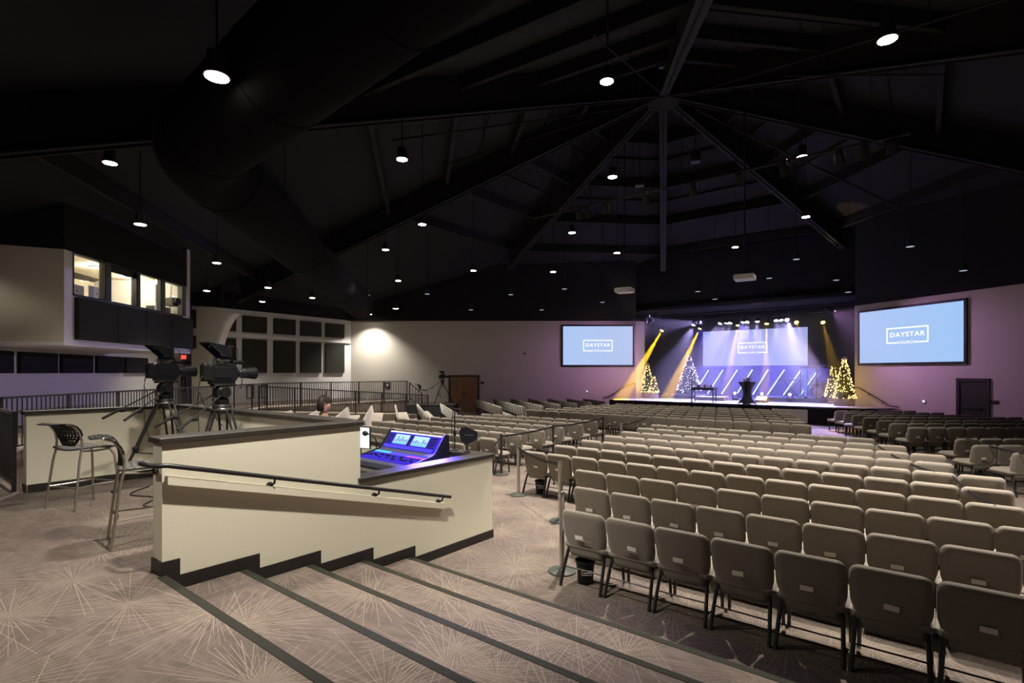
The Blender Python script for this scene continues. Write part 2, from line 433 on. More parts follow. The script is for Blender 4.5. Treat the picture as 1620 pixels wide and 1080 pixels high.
ex = empty('exit_sign', pe + dn * .03 + Vector((0, 0, 3.0)), math.atan2(dn.x, -dn.y), 'small red glowing exit sign above the white door', 'sign')
MB().rbox((0, -0.01, .1), (.5, .05, .24), .012).build('housing', WHITEP, ex)
def text(parent, body, size, loc, m, name='lettering', ext=0.002, sx=1.0, spacing=1.0, align='CENTER'):
    c = bpy.data.curves.new(name, 'FONT'); c.body = body; c.size = size; c.align_x = align; c.align_y = 'CENTER'; c.extrude = ext; c.space_character = spacing
    c.resolution_u = 3; c.offset = size * .018
    c.materials.append(m); o = bpy.data.objects.new(name, c); COL.objects.link(o); o.parent = parent
    dg = bpy.context.evaluated_depsgraph_get()
    me = bpy.data.meshes.new_from_object(o.evaluated_get(dg)); bpy.data.objects.remove(o)
    o = bpy.data.objects.new(name, me); COL.objects.link(o); o.parent = parent
    o.location = loc; o.rotation_euler = (R(90), 0, 0); o.scale = (sx, 1, 1)
    return o
text(ex, 'EXIT', .24, (0, -.04, .1), RED, sx=1.1)

# control room over the walkway
CZ0, CZ1, WZ0 = 3.15, 5.5, 4.42
ctl = empty('wall_control_room', (0, 0, 0), kind='structure', label='cream projecting control room with a row of lit windows')
PLASTER = mat('control_room_cream', (0.62, 0.57, 0.45), 0.8, var=0.03, vscale=1.2)
MB().wall(BKL2, BKL, CZ0, CZ1, -0.2, 0.0).build('cream_front', PLASTER, ctl)
pr = (BKR - BKL).normalized(); bn = nrm(BKL, BKR)
MB().wall(BKL, BKR, CZ0, WZ0, -0.2, 0.0).build('spandrel', WHITEWALL, ctl)
wpx = [(115, 166), (174, 216), (220.5, 254), (260, 288)]
wins = [(col(a, BKL, BKR), col(b_, BKL, BKR)) for a, b_ in wpx]
MB().wall(BKL, wins[0][0], WZ0, CZ1, -0.2, 0.0).build('end_pier', WHITEWALL, ctl)
MB().wall(wins[3][1] + pr * .22, BKR, WZ0, CZ1, -0.2, 0.0).build('end_pier', WHITEWALL, ctl)
MB().prism([BKL, BKR, BKR - bn * 3.2, BKL - bn * 2.0 + Vector((-2.5, -2.5, 0)), BKL2], CZ0 - .08, CZ0).build('soffit', WHITEWALL, ctl)
MB().wall(BKL, BKR, CZ1, 7.2, -0.2, -0.02).build('black_band', BLACKWALL, ctl)
MB().wall(BKL2, BKL, CZ1, 7.2, -0.2, -0.02).build('black_band', BLACKWALL, ctl)
MB().prism([BKR, BKR - pr * .2, BKR - pr * .2 - bn * 3.4, BKR - bn * 3.4], CZ0, 7.2).build('end_wall', WHITEWALL, ctl)
for i in range(3):
    MB().wall(wins[i][1], wins[i + 1][0], WZ0, CZ1, -0.16, 0.03).build('mullion', METAL_BLK, ctl)
MB().wall(wins[3][1], wins[3][1] + pr * .22, WZ0, CZ1, -0.16, 0.03).build('mullion', METAL_BLK, ctl)
MB().wall(wins[0][0], wins[3][1], WZ0 - .05, WZ0, -0.2, 0.04).build('sill', METAL_BLK, ctl)
ROOMW = mat('control_room_inside', (0.82, 0.76, 0.6), 0.8, var=0.03, vscale=1.0)
for i, (a, b_) in enumerate(wins):
    w = empty('window_%d' % (i + 1), (0, 0, 0), kind='structure', label='lit control room window, %s from the left' % ordw(i + 1))
    MB().wall(a, b_, WZ0, CZ1 - .02, -.10, -.085).build('pane', GLASS, w)
    fr = MB(); fr.wall(a, b_, CZ1 - .04, CZ1, -.13, .02); fr.wall(a, a + pr * .03, WZ0, CZ1, -.13, .02); fr.wall(b_ - pr * .03, b_, WZ0, CZ1, -.13, .02)
    fr.build('window_frame', METAL_BLK, w)
room = MB(); bk = -bn * 3.2
room.prism([BKL + bk, BKR + bk, BKR + bk * 1.05, BKL + bk * 1.05], CZ0, 5.75)
room.prism([BKL + pr * .06 - bn * .2, BKL + pr * .2 - bn * .2, BKL + pr * .2 + bk, BKL + pr * .06 + bk], CZ0, 5.75)
room.prism([BKL - bn * .21, BKR - bn * .21, BKR + bk, BKL + bk], 5.72, 5.8)
room.prism([BKL - bn * .21, BKR - bn * .21, BKR + bk, BKL + bk], CZ0 + .02, CZ0 + .10)
mid = BKL.lerp(BKR, .42)
room.prism([mid - bn * 1.9, mid - bn * 1.9 + pr * .12, mid + bk + pr * .12, mid + bk], CZ0, 5.75)
room.build('room_lining', ROOMW, ctl)
for k, t in enumerate((.2, .55, .85)):
    p = BKL.lerp(BKR, t) - bn * 1.5 + Vector((0, 0, 5.68))
    lp = empty('ceiling_panel_light', p, 0, 'round ceiling lamp inside the control room, %s from the left' % ordw(k + 1), 'lamp', 'control room lamps')
    MB().lathe([(.16, 0), (.16, .03), (.12, .035)], (0, 0, 0), 16).build('rim', WHITEP, lp)
    MB().lathe([(.13, -.012), (.13, 0)], (0, 0, 0), 16).build('diffuser', emat('room_lamp', (1, .93, .78), 14), lp)
    point('room_lamp_light', p + Vector((0, 0, -.12)), 70, (1, .88, .66), .1, lp)
pn = [117, 180, 225, 267, 300.5]
for i in range(4):
    a, b_ = col(pn[i] + .4, BKL, BKR), col(pn[i + 1] - .4, BKL, BKR)
    MB().wall(a, b_, 3.24, 4.34, 0.0, 0.12).build('acoustic_panel', PANEL, ctl)

# arch-edged wing wall beside the tall panels
AA, AB = pd(303, 0, 24.6), pd(372, 0, 24.0)
an = nrm(AA, AB); au = (AB - AA).normalized(); L_ = (AB - AA).length
edge = [(369.5, 480), (363, 489), (356.7, 500), (351, 513), (345.6, 529), (343, 540), (341.5, 560), (341, 590), (341, 640)]
ed = [hit(a, b_, AA, AB) for a, b_ in edge]
ep = [(Vector((p.x - AA.x, p.y - AA.y, 0)).dot(au), p.z) for p in ed]
poly = [(0, .86), (0, WT)] + [(ep[0][0], WT)] + ep[1:-1] + [(ep[-1][0], .86)]
wing = empty('wall_wing', (0, 0, 0), kind='structure', label='cream wing wall with a curved white edge beside the tall panels')
MB().extr(poly, (AA.x, AA.y, 0), au, (0, 0, 1), an, -0.3, 0.0).build('wing_panel', PLASTER, wing)
rb = MB(); pts = [(ep[0][0], WT)] + ep[1:-1] + [(ep[-1][0], .86)]
for i in range(len(pts) - 1):
    (a0, z0), (a1, z1) = pts[i], pts[i + 1]
    rb.extr([(a0 - .04, z0), (a0 + .13, z0), (a1 + .13, z1), (a1 - .04, z1)], (AA.x, AA.y, 0), au, (0, 0, 1), an, -0.34, 0.03)
rb.build('curved_edge', WHITEWALL, wing)
for ya, yb in ((490, 519), (531, 551)):
    a, b_ = hit(303.5, ya, AA, AB), hit(310.5, yb, AA, AB)
    MB().wall(a, b_, b_.z, a.z, 0, .1).build('acoustic_panel', PANEL, wing)
slab('wall_upper_wing', AA + Vector((-1, -1, 0)), AB + Vector((-1.5, 0, 0)), WT, 8.0, BLACKWALL, -0.3, -0.04, 'black wall band above the curved wing wall')

# half-height partitions round the camera riser and the sound desk
HT, HL, BX = 1.84, 1.21, -4.97
def halfwall(name, x0, x1, y0, y1, top, label, capdir=.03):
    o = MB().box(((x0 + x1) / 2, (y0 + y1) / 2, (top - .05) / 2), (x1 - x0, y1 - y0, top - .05)).build(name, CREAM)
    struct(o, label)
    MB().rbox(((x0 + x1) / 2, (y0 + y1) / 2, top - .025), (x1 - x0 + 2 * capdir, y1 - y0 + 2 * capdir, .05), .006).build('cap', CAPM, o)
    return o
wa = halfwall('wall_partition_side', BX - .2, BX, 1.61, 3.54, HT, 'tall cream partition with dark cap beside the steps')
wb = halfwall('wall_partition_low', BX - .2, BX, 3.54, 5.79, HL, 'low cream partition with dark cap beside the sound desk')
wc = halfwall('wall_partition_rear', -10.05, BX - .235, 3.44, 3.64, HT, 'cream partition with dark cap behind the camera tripods')
wd = halfwall('wall_partition_left', -10.05, -9.85, 1.54, 3.40, HT, 'cream partition with dark cap behind the bar stools')
we = halfwall('wall_partition_front', -10.05, BX - .235, 5.59, 5.79, HL, 'low cream partition in front of the sound desk')
wf = halfwall('wall_partition_desk_left', -10.05, -9.85, 3.68, 5.555, HL, 'low cream partition at the far end of the sound desk')
struct(MB().box((-7.52, 4.62, .15), (4.66, 1.9, .3)).build('floor_sound_desk', CARPET), 'low carpeted riser inside the sound desk enclosure')
# stepped skirting
drops = [1.61, 1.74, 2.415, 3.052, 3.709, 4.33, 5.80]
sk = MB()
for k in range(6):
    lv = 0.70 - 0.14 * k
    sk.extr([(drops[k], max(0.0, lv - .16)), (drops[k + 1], max(0.0, lv - .16)), (drops[k + 1], lv + .115), (drops[k], lv + .115)], (0, 0, 0), (0, 1, 0), (0, 0, 1), (1, 0, 0), BX - .001, BX + .014)
sk.box((BX - .1, 1.604, .755), (.228, .014, .12))
sk.box((BX - .1, 5.796, .06), (.228, .014, .115))
struct(sk.build('baseboard_steps', SKIRT), 'black stepped skirting following the steps along the partition')
b2 = MB(); b2.box((-9.843, 2.5, .76), (.014, 1.9, .11)); b2.box((-9.95, 1.535, .76), (.22, .014, .11)); b2.box((-7.5, 3.433, .76), (4.6, .014, .11))
struct(b2.build('baseboard_camera_riser', SKIRT), 'black skirting along the partitions behind the bar stools')
# sloping handrail on the partition
hr = empty('handrail', (BX, 1.6, 0), 0, 'dark round handrail sloping down the cream partition by the steps', 'handrail')
def hz_(y): return 1.625 - 0.263 * (y - 1.6)
MB().tube([(-.17, -.09, 1.625), (.0, -.085, 1.625), (.06, -.05, 1.622), (.085, .02, 1.62)] + [(.085, y, hz_(1.6 + y)) for y in (.4, 1.2, 2.0, 2.8, 3.26)], .021, 10).build('rail', METAL_BLK, hr, True)
for y in (.92, 2.13, 3.12):
    b = MB(); z = hz_(1.6 + y)
    b.tube([(.085, y, z - .015), (.085, y, z - .05), (.03, y - .01, z - .085)], .011, 8)
    b.lathe([(.034, 0), (.034, .016), (.02, .022)], (0.0, y - .01, z - .085), 12, Matrix.Rotation(R(90), 3, 'Y'))
    b.build('bracket', METAL_BLK, hr, True)
bd = MB(); bd.extr([(0.03, 1.53), (3.2, .69), (3.2, .62), (.03, 1.46)], (0, 0, 0), (0, 1, 0), (0, 0, 1), (1, 0, 0), 0, .07)
bd.build('backing_board', CREAM, hr)
# end bracket near the corner
MB().lathe([(.034, 0), (.034, .016), (.02, .022)], (-.1, -.005, 1.56), 12, Matrix.Rotation(R(90), 3, 'X')).build('bracket', METAL_BLK, hr)

# ------------------------------------------------------------------ railings
def railing(name, pts, label, hgt=1.05, spacing=.115, post=1.6, individual=False, group=None, mid=False):
    o = empty(name, pts[0], 0, label, 'railing', group); P0 = Vector(pts[0])
    bal = MB()
    for a, b_ in zip(pts[:-1], pts[1:]):
        a, b_ = Vector(a) - P0, Vector(b_) - P0; Ln = (Vector((b_.x, b_.y, 0)) - Vector((a.x, a.y, 0))).length
        up = Vector((0, 0, hgt))
        MB().beam(a + up, b_ + up, .05, .04).build('top_rail', METAL_BLK, o)
        MB().beam(a + Vector((0, 0, .14)), b_ + Vector((0, 0, .14)), .035, .035).build('bottom_rail', METAL_BLK, o)
        n = max(1, round(Ln / post))
        for k in range(n + 1):
            p = a.lerp(b_, k / n); MB().box(p + Vector((0, 0, hgt / 2)), (.05, .05, hgt)).build('post', METAL_BLK, o)
        n = max(1, round(Ln / spacing))
        for k in range(1, n):
            p = a.lerp(b_, k / n)
            if individual: MB().box(p + Vector((0, 0, .12 + (hgt - .14) / 2)), (.022, .022, hgt - .14)).build('baluster', METAL_BLK, o)
            else: bal.box(p + Vector((0, 0, .12 + (hgt - .14) / 2)), (.02, .02, hgt - .14))
    if bal.v: tag(bal.build('balusters', METAL_BLK, o, fix=False), kind='stuff')
    return o
railing('guard_railing', [(-10.12, 1.45, .70), (-13.2, 1.45, .70)], 'black guard railing at the left edge of the landing by the stools', 1.13, .11, 1.6, True)
railing('walkway_railing', [(-13.4, 1.75, .86), (-22.45, 11.25, .86), (-22.45, 19.0, .86)], 'long black railing with thin uprights below the control room', 1.07)
railing('ramp_railing', [(-21.0, 10.2, .80), (-21.0, 19.2, .14)], 'sloping black ramp railing in front of the tall panels', 1.05)
struct(MB().extr([(10.2, 0), (10.2, .8), (19.3, .13), (19.3, 0)], (0, 0, 0), (0, 1, 0), (0, 0, 1), (1, 0, 0), -22.45, -20.9).build('floor_ramp', CARPET), 'carpeted ramp between the two black railings')

# ------------------------------------------------------------------ roof
HUB = Vector((-7.9, 19.06, 0)); HZB = 12.7; SL = 0.36; RT = 1.15
AZ = [22.5, 67.5, 112.5, 164, 206, 248, 293, 338]           # degrees left of the stage axis
REACH = [12.0, 12.2, 19.5, 25, 25, 22, 13.5, 12.0]
def rp(az, r, dz=0.0):
    return Vector((HUB.x - r * math.sin(R(az)), HUB.y + r * math.cos(R(az)), HZB - SL * r + dz))
roof = empty('ceiling', (0, 0, 0), kind='structure', label='dark pitched roof with steel beams radiating from the centre')
for i in range(8):
    a0, a1 = AZ[i], AZ[(i + 1) % 8] + (360 if i == 7 else 0)
    m = MB(); rr = [0.2, 6, 12, 18, 26]
    for k in range(4):
        p = [rp(a0, rr[k], RT), rp(a1, rr[k], RT), rp(a1, rr[k + 1], RT), rp(a0, rr[k + 1], RT)]
        m.add(p + [v + Vector((0, 0, .1)) for v in p], [(0, 1, 2, 3), (7, 6, 5, 4), (0, 4, 5, 1), (1, 5, 6, 2), (2, 6, 7, 3), (3, 7, 4, 0)])
    m.build('roof_panel', ROOF, roof)
    for r_ in (3.2, 5.95, 8.75, 11.5, 15.0, 18.5):
        if (r_ < 13 or i not in (3, 4)) and r_ < min(REACH[i], REACH[(i + 1) % 8]) + .5:
            MB().beam(rp(a0, r_, RT - .02), rp(a1, r_, RT - .02), .14, .42).build('purlin', STEEL, roof)
    if REACH[i] > 0:
        for r_ in (4.6, 7.4):
            mid_ = (a0 + a1) / 2
            MB().beam(rp(a0, r_, RT - .03), rp(a1, r_, RT - .03), .05, .08).build('roof_rib', STEEL, roof)
    bm_ = MB(); p0, p1 = rp(a0, .5), rp(a0, REACH[i])
    t = (p1 - p0).normalized()
    MB().beam(p0 + Vector((0, 0, RT - .02)), p1 + Vector((0, 0, RT - .02)), .05, RT - .04).build('beam_web', STEEL, roof)
    MB().beam(p0 + Vector((0, 0, .05)), p1 + Vector((0, 0, .05)), .30, .04).build('beam_flange', FLANGE, roof)
MB().lathe([(.55, HZB - .25), (.6, HZB - .23), (.6, HZB + .3), (.55, HZB + .3)], (HUB.x, HUB.y, 0), 8).build('hub_ring', STEEL, roof)
# large round duct
dct = empty('air_duct', (-4, 3.3, 0), 0, 'very large black round air duct crossing the ceiling at left', 'duct')
D0, D1, D2, D3 = Vector((-2.2, 3.2, 6.25)), Vector((-8.3, 3.3, 5.85)), Vector((-9.7, 4.0, 5.85)), Vector((-21.6, 15.4, 5.6))
of = Vector((-4, 3.3, 0))
pth = [D0, D1]
for k in range(1, 8):
    t = k / 8; pth.append((1 - t) ** 2 * D1 + 2 * t * (1 - t) * Vector((-9.1, 3.3, 5.85)) + t * t * D2)
pth += [D2, D3]
MB().tube([p - of for p in pth], .63, 28).build('duct_run', DUCT, dct, True)
for p, q_ in [(D0.lerp(D1, t), D1 - D0) for t in (.3, .65, .99)] + [(D2.lerp(D3, t), D3 - D2) for t in (.01, .33, .66)]:
    q_ = q_.normalized(); MB().cyl(p - of - q_ * .025, p - of + q_ * .025, .642, n=28).build('seam_band', DUCT, dct, True)
# sprinkler pipes and thin conduits under the roof
def pipe(a, b_, r, label):
    a, b_ = Vector(a), Vector(b_); o = empty('ceiling_pipe', a, 0, label, 'pipe', 'thin pipes under the roof')
    MB().cyl((0, 0, 0), b_ - a, r, n=6).build('pipe_run', STEEL, o)
    n = max(2, int((b_ - a).length / 2.5))
    for k in range(n):
        p = (b_ - a) * ((k + .5) / n); h = HZB + RT - SL * math.hypot(a.x + p.x - HUB.x, a.y + p.y - HUB.y) - (a.z + p.z)
        if h > .1: MB().cyl(p, p + Vector((0, 0, h)), .012, n=5).build('hanger', STEEL, o)
pipe(pd(938, 55, 9.0), pd(1046, 148, 18.0), .016, 'thin pipe running from the top edge to the roof centre')
pipe(pd(1085, 150, 17.5), pd(1620, -10, 9.0), .03, 'thin pale pipe rising to the upper right corner')
pipe(pd(620, 222, 15.0), pd(1000, 170, 18.0), .03, 'thin pipe below the left roof beam')
pipe(pd(700, 262, 17.0), pd(940, 188, 19.0), .03, 'thin pipe along the left sloping beam')
pipe(pd(1100, 172, 18.5), pd(1430, 332, 19.0), .04, 'thin pipe sloping down right of the roof centre')
pipe(pd(1240, 120, 13.0), pd(1500, 118, 12.5), .025, 'thin level pipe at the upper right')

# ================================================================== HOUSE LIGHTS
def roof_z(p): return HZB + RT - SL * math.hypot(p[0] - HUB.x, p[1] - HUB.y)
LIT = [(343, 122, 3.24), (174, 258, 4.2), (222, 355, 3.5), (450, 321, 4.6), (427, 371, 4.2), (343, 416, 3.5), (486, 421, 4.2), (327, 460, 3.4),
       (424, 455, 3.5), (415, 477, 3.3), (494, 471, 3.5), (522, 450, 3.6), (630, 444, 4.3), (610, 395, 4.6), (668, 355, 4.7), (636, 252, 4.8),
       (960, 129, 5.4), (969, 280, 5.4), (905, 368, 5.2), (976, 400, 5.0), (875, 430, 4.6), (749, 428, 4.6), (1404, 63, 4.8), (1269, 248, 5.4),
       (1275, 343, 5.2), (1163, 391, 5.2), (585, 497, 3.42), (626, 488, 3.2)]
DIM = [(1260, 410, 4.6), (1440, 390, 4.4), (1524, 428, 3.8), (1323, 443, 4.2), (1342, 462, 3.6), (1217, 440, 4.4), (1104, 461, 4.2), (1131, 473, 3.8),
       (893, 457, 4.2), (808, 466, 4.0), (953, 478, 3.8), (745, 490, 3.4), (857, 490, 3.4), (676, 465, 3.9), (581, 467, 3.6)]
def downlight(p, label, lit, group, watts=0, colr=(1, .935, .83), cone=116, blend=.7, aim=None):
    o = empty('downlight', p, 0, label, 'ceiling light', group)
    MB().lathe([(.125, 0.0), (.14, .0), (.14, .05), (.10, .07), (.10, .26), (.03, .30)], (0, 0, 0), 16).build('housing', PLASTIC_BLK, o, True)
    MB().lathe([(.12, -.006), (.12, .004)], (0, 0, 0), 16).build('lens', LENS_ON if lit else LENS_DIM, o)
    h = roof_z(p) - p[2]
    if h > .35: MB().cyl((0, 0, .29), (0, 0, h), .012, n=6).build('rod', STEEL, o)
    if lit: spot('downlight_beam', p + Vector((0, 0, -.03)), p + Vector((0, 0, -3)) if aim is None else Vector(aim), watts, colr, cone, blend, .11, o)
for i, (px, py, z) in enumerate(sorted(LIT)):
    w = HOUSE_W * (.55 if px < 540 and py > 400 else 1.0)
    if px < 430 and py > 400: w *= 1.0
    if px == 343 and py == 122: w *= .6
    if px == 174: w *= 1.3
    if px > 850: w *= 3.8 if py < 130 else 1.8 if py < 300 else .75
    elif px > 560 and py < 490: w *= 1.5
    downlight(pd(px, py, F * z / (HZ - py)), 'round white ceiling downlight, %s from the left of the lit ones' % ordw(i + 1), True, 'lit house downlights', w, cone=84 if px == 222 else 116 if (px, py) in ((343, 122), (174, 258), (450, 321), (585, 497)) else 102 if py < 130 else 92, blend=.75)
for i, (px, py, z) in enumerate(sorted(DIM)):
    downlight(pd(px, py, F * z / (HZ - py)), 'small unlit pendant downlight, %s from the left of the dark ones' % ordw(i + 1), False, 'unlit house downlights')
ADDED_LIT = [((-2.6, -2.4, 5.6), 'over the landing behind the photographer', .26, 130, .6), ((3.2, -1.2, 5.6), 'over the landing right of the photographer', .16, 116, .7), ((4.6, 8.6, 7.0), 'over the chairs beyond the right edge', 2.4, 94, .75),
        ((6.5, 12.5, 7.0), 'over the right chairs beyond the edge', 1.6, 94, .75), ((-3.0, 2.1, 6.1), 'over the carpeted steps out of view', 1.5, 78, .8), ((-6.0, -1.5, 5.4), 'over the left landing out of view', .3, 130, .6), ((-16.9, .1, 5.9), 'in front of the control room beyond the left edge', 1.3, 135, .4)]
for p, where, k, cone, blend in ADDED_LIT:  # added unseen lamps brightening the landing, chairs, partition and control room front
    downlight(Vector(p), 'added unseen downlight ' + where, True, 'lit house downlights', HOUSE_W * k, cone=cone, blend=blend, aim=(-5.0, 2.9, 1.0) if p[0] == -3.0 else None)

# ================================================================== CHAIRS
def back_outline(n=6):
    pts = []
    for k in range(n + 1):                       # right top corner
        a = math.pi / 2 * k / n; pts.append((.270 - .075 * (1 - math.sin(a)), .85 - .075 * (1 - math.cos(a))))
    pts += [(.271, .62), (.268, .545), (.250, .475), (.233, .415), (.225, .35), (.205, .304)]
    left = [(-x, z) for x, z in reversed(pts)]
    return pts + left
def chair_back(n=6):
    out = back_outline(n); N = len(out); m = MB(); cz = .58
    def y_at(z, bulge): return .115 * (.85 - z) / .55 + bulge
    vs = []
    for ins, off in ((.078, 0.0), (.05, .004), (.027, .014), (.010, .030), (0, .050), (.010, .072), (.04, .085)):
        for x, z in out:
            d = math.hypot(x, z - cz); s = (d - ins) / d
            xx, zz = x * s, cz + (z - cz) * s
            vs.append((xx, y_at(zz, off), zz))
    fs = []
    for k in range(6):
        for i in range(N): fs.append((k * N + i, k * N + (i + 1) % N, (k + 1) * N + (i + 1) % N, (k + 1) * N + i))
    fs += [tuple(range(N - 1, -1, -1)), tuple(range(6 * N, 7 * N))]
    return m.add(vs, fs)
def chair_seat(): return MB().rbox((0, .335, .44), (.55, .50, .11), .04)
def leg_mb(sx, front):
    if front: return MB().tube([(sx * .225, .50, .39), (sx * .242, .535, .2), (sx * .247, .545, 0.0)], .018, 6)
    return MB().tube([(sx * .225, .135, .40), (sx * .236, .10, .30), (sx * .246, .035, .12), (sx * .25, -.005, 0.0)], .019, 6)
CHAIR_FRAME = mat('chair_frame_black', (0.012, 0.011, 0.011), 0.4, var=0.1, vscale=10)
def make_chair(full):
    o = empty('chair')
    chair_back(6 if full else 3).build('backrest', FABRIC, o, True)
    chair_seat().build('seat', FABRIC, o, True)
    if full:
        for sx in (-1, 1):
            leg_mb(sx, False).build('leg', CHAIR_FRAME, o, True); leg_mb(sx, True).build('leg', CHAIR_FRAME, o, True)
        MB().tube([(-.232, .06, .205), (.232, .06, .205)], .008, 6).build('crossbar', CHAIR_FRAME, o)
        for sx in (-1, 1): MB().beam((sx * .215, .10, .395), (sx * .215, .5, .395), .028, .04).build('seat_frame', CHAIR_FRAME, o)
        MB().box((.015, .046, .527), (.165, .006, .008), Matrix.Rotation(R(12), 3, 'X')).build('pocket', FABRIC, o)
    else:
        lg = MB()
        for sx in (-1, 1):
            lg.beam((sx * .212, .12, .40), (sx * .24, 0, 0), .025, .03); lg.beam((sx * .205, .5, .40), (sx * .23, .54, 0), .025, .03)
        lg.build('frame', CHAIR_FRAME, o, fix=False)
    MB().box((-.005, .0405, .562), (.098, .004, .044), Matrix.Rotation(R(9), 3, 'X')).build('card', CARD, o)
    return o
P_FULL, P_MID = make_chair(True), make_chair(False)
SPC, ROW = .55, 1.085
CHAIRS = []                                       # (pos, rz, label, group)
def add_row(right_pt, ux, n, rz, fmt, group, wallclip=None, wob=.012):
    vis = []
    for k in range(n):
        p = right_pt + ux * (k * SPC)
        px, py, d = proj((p.x, p.y, .8))
        if px is None or d < 1.5: continue
        if px < -25 or px > 1650: continue
        if wallclip and not wallclip(p): continue
        if any((p - c[0]).length < .53 for c in CHAIRS): continue
        CHAIRS.append((p, rz + random.uniform(-1, 1) * wob * 1.5, fmt(k + 1, n), group))
X = Vector((1, 0, 0)); Yv = Vector((0, 1, 0))
# centre block beside the steps
lefts = [-3.28, -3.8, -4.45, -6.3, -6.3, -6.3, -6.3, -6.38, -6.45, -6.52]
rights = [3.6, 3.0, 2.6, 1.9, .85, .82, .21, .1, -.5, -1.07]
for r in range(10):
    y = 4.97 + ROW * r; n = int(round((rights[r] - lefts[r]) / SPC))
    add_row(Vector((lefts[r] + SPC / 2, y, 0)), X, n, 0, lambda k, n, r=r: 'taupe padded chair, %s from the left, %s row from the steps, centre block' % (ordw(k), ordw(r + 1)), 'centre block chairs')
# block across the centre aisle, beyond the sound desk
lf2 = {3: -14.7, 4: -14.7, 5: -14.1, 6: -14.2, 7: -13.65, 8: -13.7, 9: -13.4}
rt2 = {3: -7.9, 4: -7.9, 5: -8.02, 6: -8.07, 7: -8.18, 8: -8.2, 9: -8.3}
for r in range(3, 10):
    y = 4.97 + ROW * r; n = int(round((rt2[r] - lf2[r]) / SPC))
    add_row(Vector((rt2[r] - SPC / 2, y, 0)), -X, n, 0, lambda k, n, r=r: 'taupe padded chair, %s from the aisle, %s row beyond the sound desk' % (ordw(k), ordw(r - 2)), 'chairs beyond the sound desk')
# front block before the stage
for r in range(7):
    y = 17.45 + 1.05 * r; rt = -2.75 - .32 * r; lft = -13.2 + .15 * r; n = int(round((rt - lft) / SPC))
    add_row(Vector((rt - SPC / 2, y, 0)), -X, n, 0, lambda k, n, r=r: 'taupe padded chair, %s from the right, %s row of the block before the stage' % (ordw(k), ordw(r + 1)), 'chairs before the stage')
# right block, turned towards the stage
rwn = nrm(RWA, RWB)
def clipr(p): return (Vector((p.x, p.y, 0)) - RWA).dot(rwn) > .75
rr_ = [(21.2, 1322), (20.15, 1337), (19.1, 1350), (18.05, 1367), (16.9, 1389), (15.9, 1409), (14.75, 1438), (12.2, 1514.5), (11.1, 1541), (10.05, 1606)]
rdir = Vector((CA, SA, 0))
for r, (d, px) in enumerate(rr_):
    p = cw((px - 810) / F * d, d) + rdir * SPC / 2
    add_row(p, rdir, 14, YAW, lambda k, n, r=r: 'taupe padded chair, %s from the aisle, %s row from the front, right block' % (ordw(k), ordw(r + 1)), 'right block chairs', clipr)
# left block, rows seen end on
ldir = cw(-.225, .974); lface = cw(.974, .225)
def clipl(p): return depth(p) < 31.2 and p.x > -20.6
lrows = [(11.1, 26.3, 8), (10.05, 25.6, 8), (8.95, 24.8, 9), (7.9, 24.2, 11), (6.85, 23.6, 12), (5.8, 23.0, 13), (4.8, 23.2, 13), (2.4, 19.9, 12), (1.25, 17.6, 16), (.2, 18.2, 14), (-.9, 18.0, 14), (-1.9, 17.5, 14), (-2.95, 17.0, 14), (-4.0, 16.5, 14)]
for r, (s_, t_, n) in enumerate(lrows):
    p = cw(s_ * .974 - t_ * .225, s_ * .225 + t_ * .974)
    add_row(p + ldir * SPC / 2, ldir, n, -YAW, lambda k, n, r=r: 'taupe padded chair, %s from the near end, %s row from the stage, left block' % (ordw(k), ordw(r + 1)), 'left block chairs', clipl)
CHAIRS.sort(key=lambda c: depth(c[0]))
usedF = usedM = False
for i, (p, rz, label, group) in enumerate(CHAIRS[:300]):
    full = depth(p) < 15.5
    src = P_FULL if full else P_MID
    if full and not usedF: o = P_FULL; usedF = True
    elif not full and not usedM: o = P_MID; usedM = True
    else: o = copy_tree(src)
    o.location = p; o.rotation_euler = (0, 0, rz)
    tag(o, label, 'chair', group)
    for ch in o.children:                          # cards sit a little unevenly, as in the hall
        if ch.name.startswith('card'):
            ch.location = (random.uniform(-.02, .02), 0, random.uniform(-.006, .006)); ch.rotation_euler = (0, random.uniform(-.06, .06), 0)
stf = MB(); bk_ = chair_back(2); st_ = MB().box((0, .345, .43), (.52, .47, .09)); lg_ = MB()
for sx in (-1, 1):
    lg_.box((sx * .22, .06, .2), (.03, .03, .4)); lg_.box((sx * .22, .5, .2), (.03, .03, .4))
lgm = MB()
for p, rz, label, group in CHAIRS[300:]:
    M = Matrix.Translation(p) @ Matrix.Rotation(rz, 4, 'Z')
    for src in (bk_, st_): stf.add([M @ Vector(v) for v in src.v], src.f)
    lgm.add([M @ Vector(v) for v in lg_.v], lg_.f)
if stf.v:
    rest = empty('distant_chairs', (0, 0, 0), 0, 'far taupe padded chairs in rows nearest the stage and left wall', 'chairs', None, 'stuff')
    tag(stf.build('upholstery', FABRIC, rest, True), kind='stuff'); tag(lgm.build('frames', CHAIR_FRAME, rest, fix=False), kind='stuff')
print('CHAIRS', len(CHAIRS))

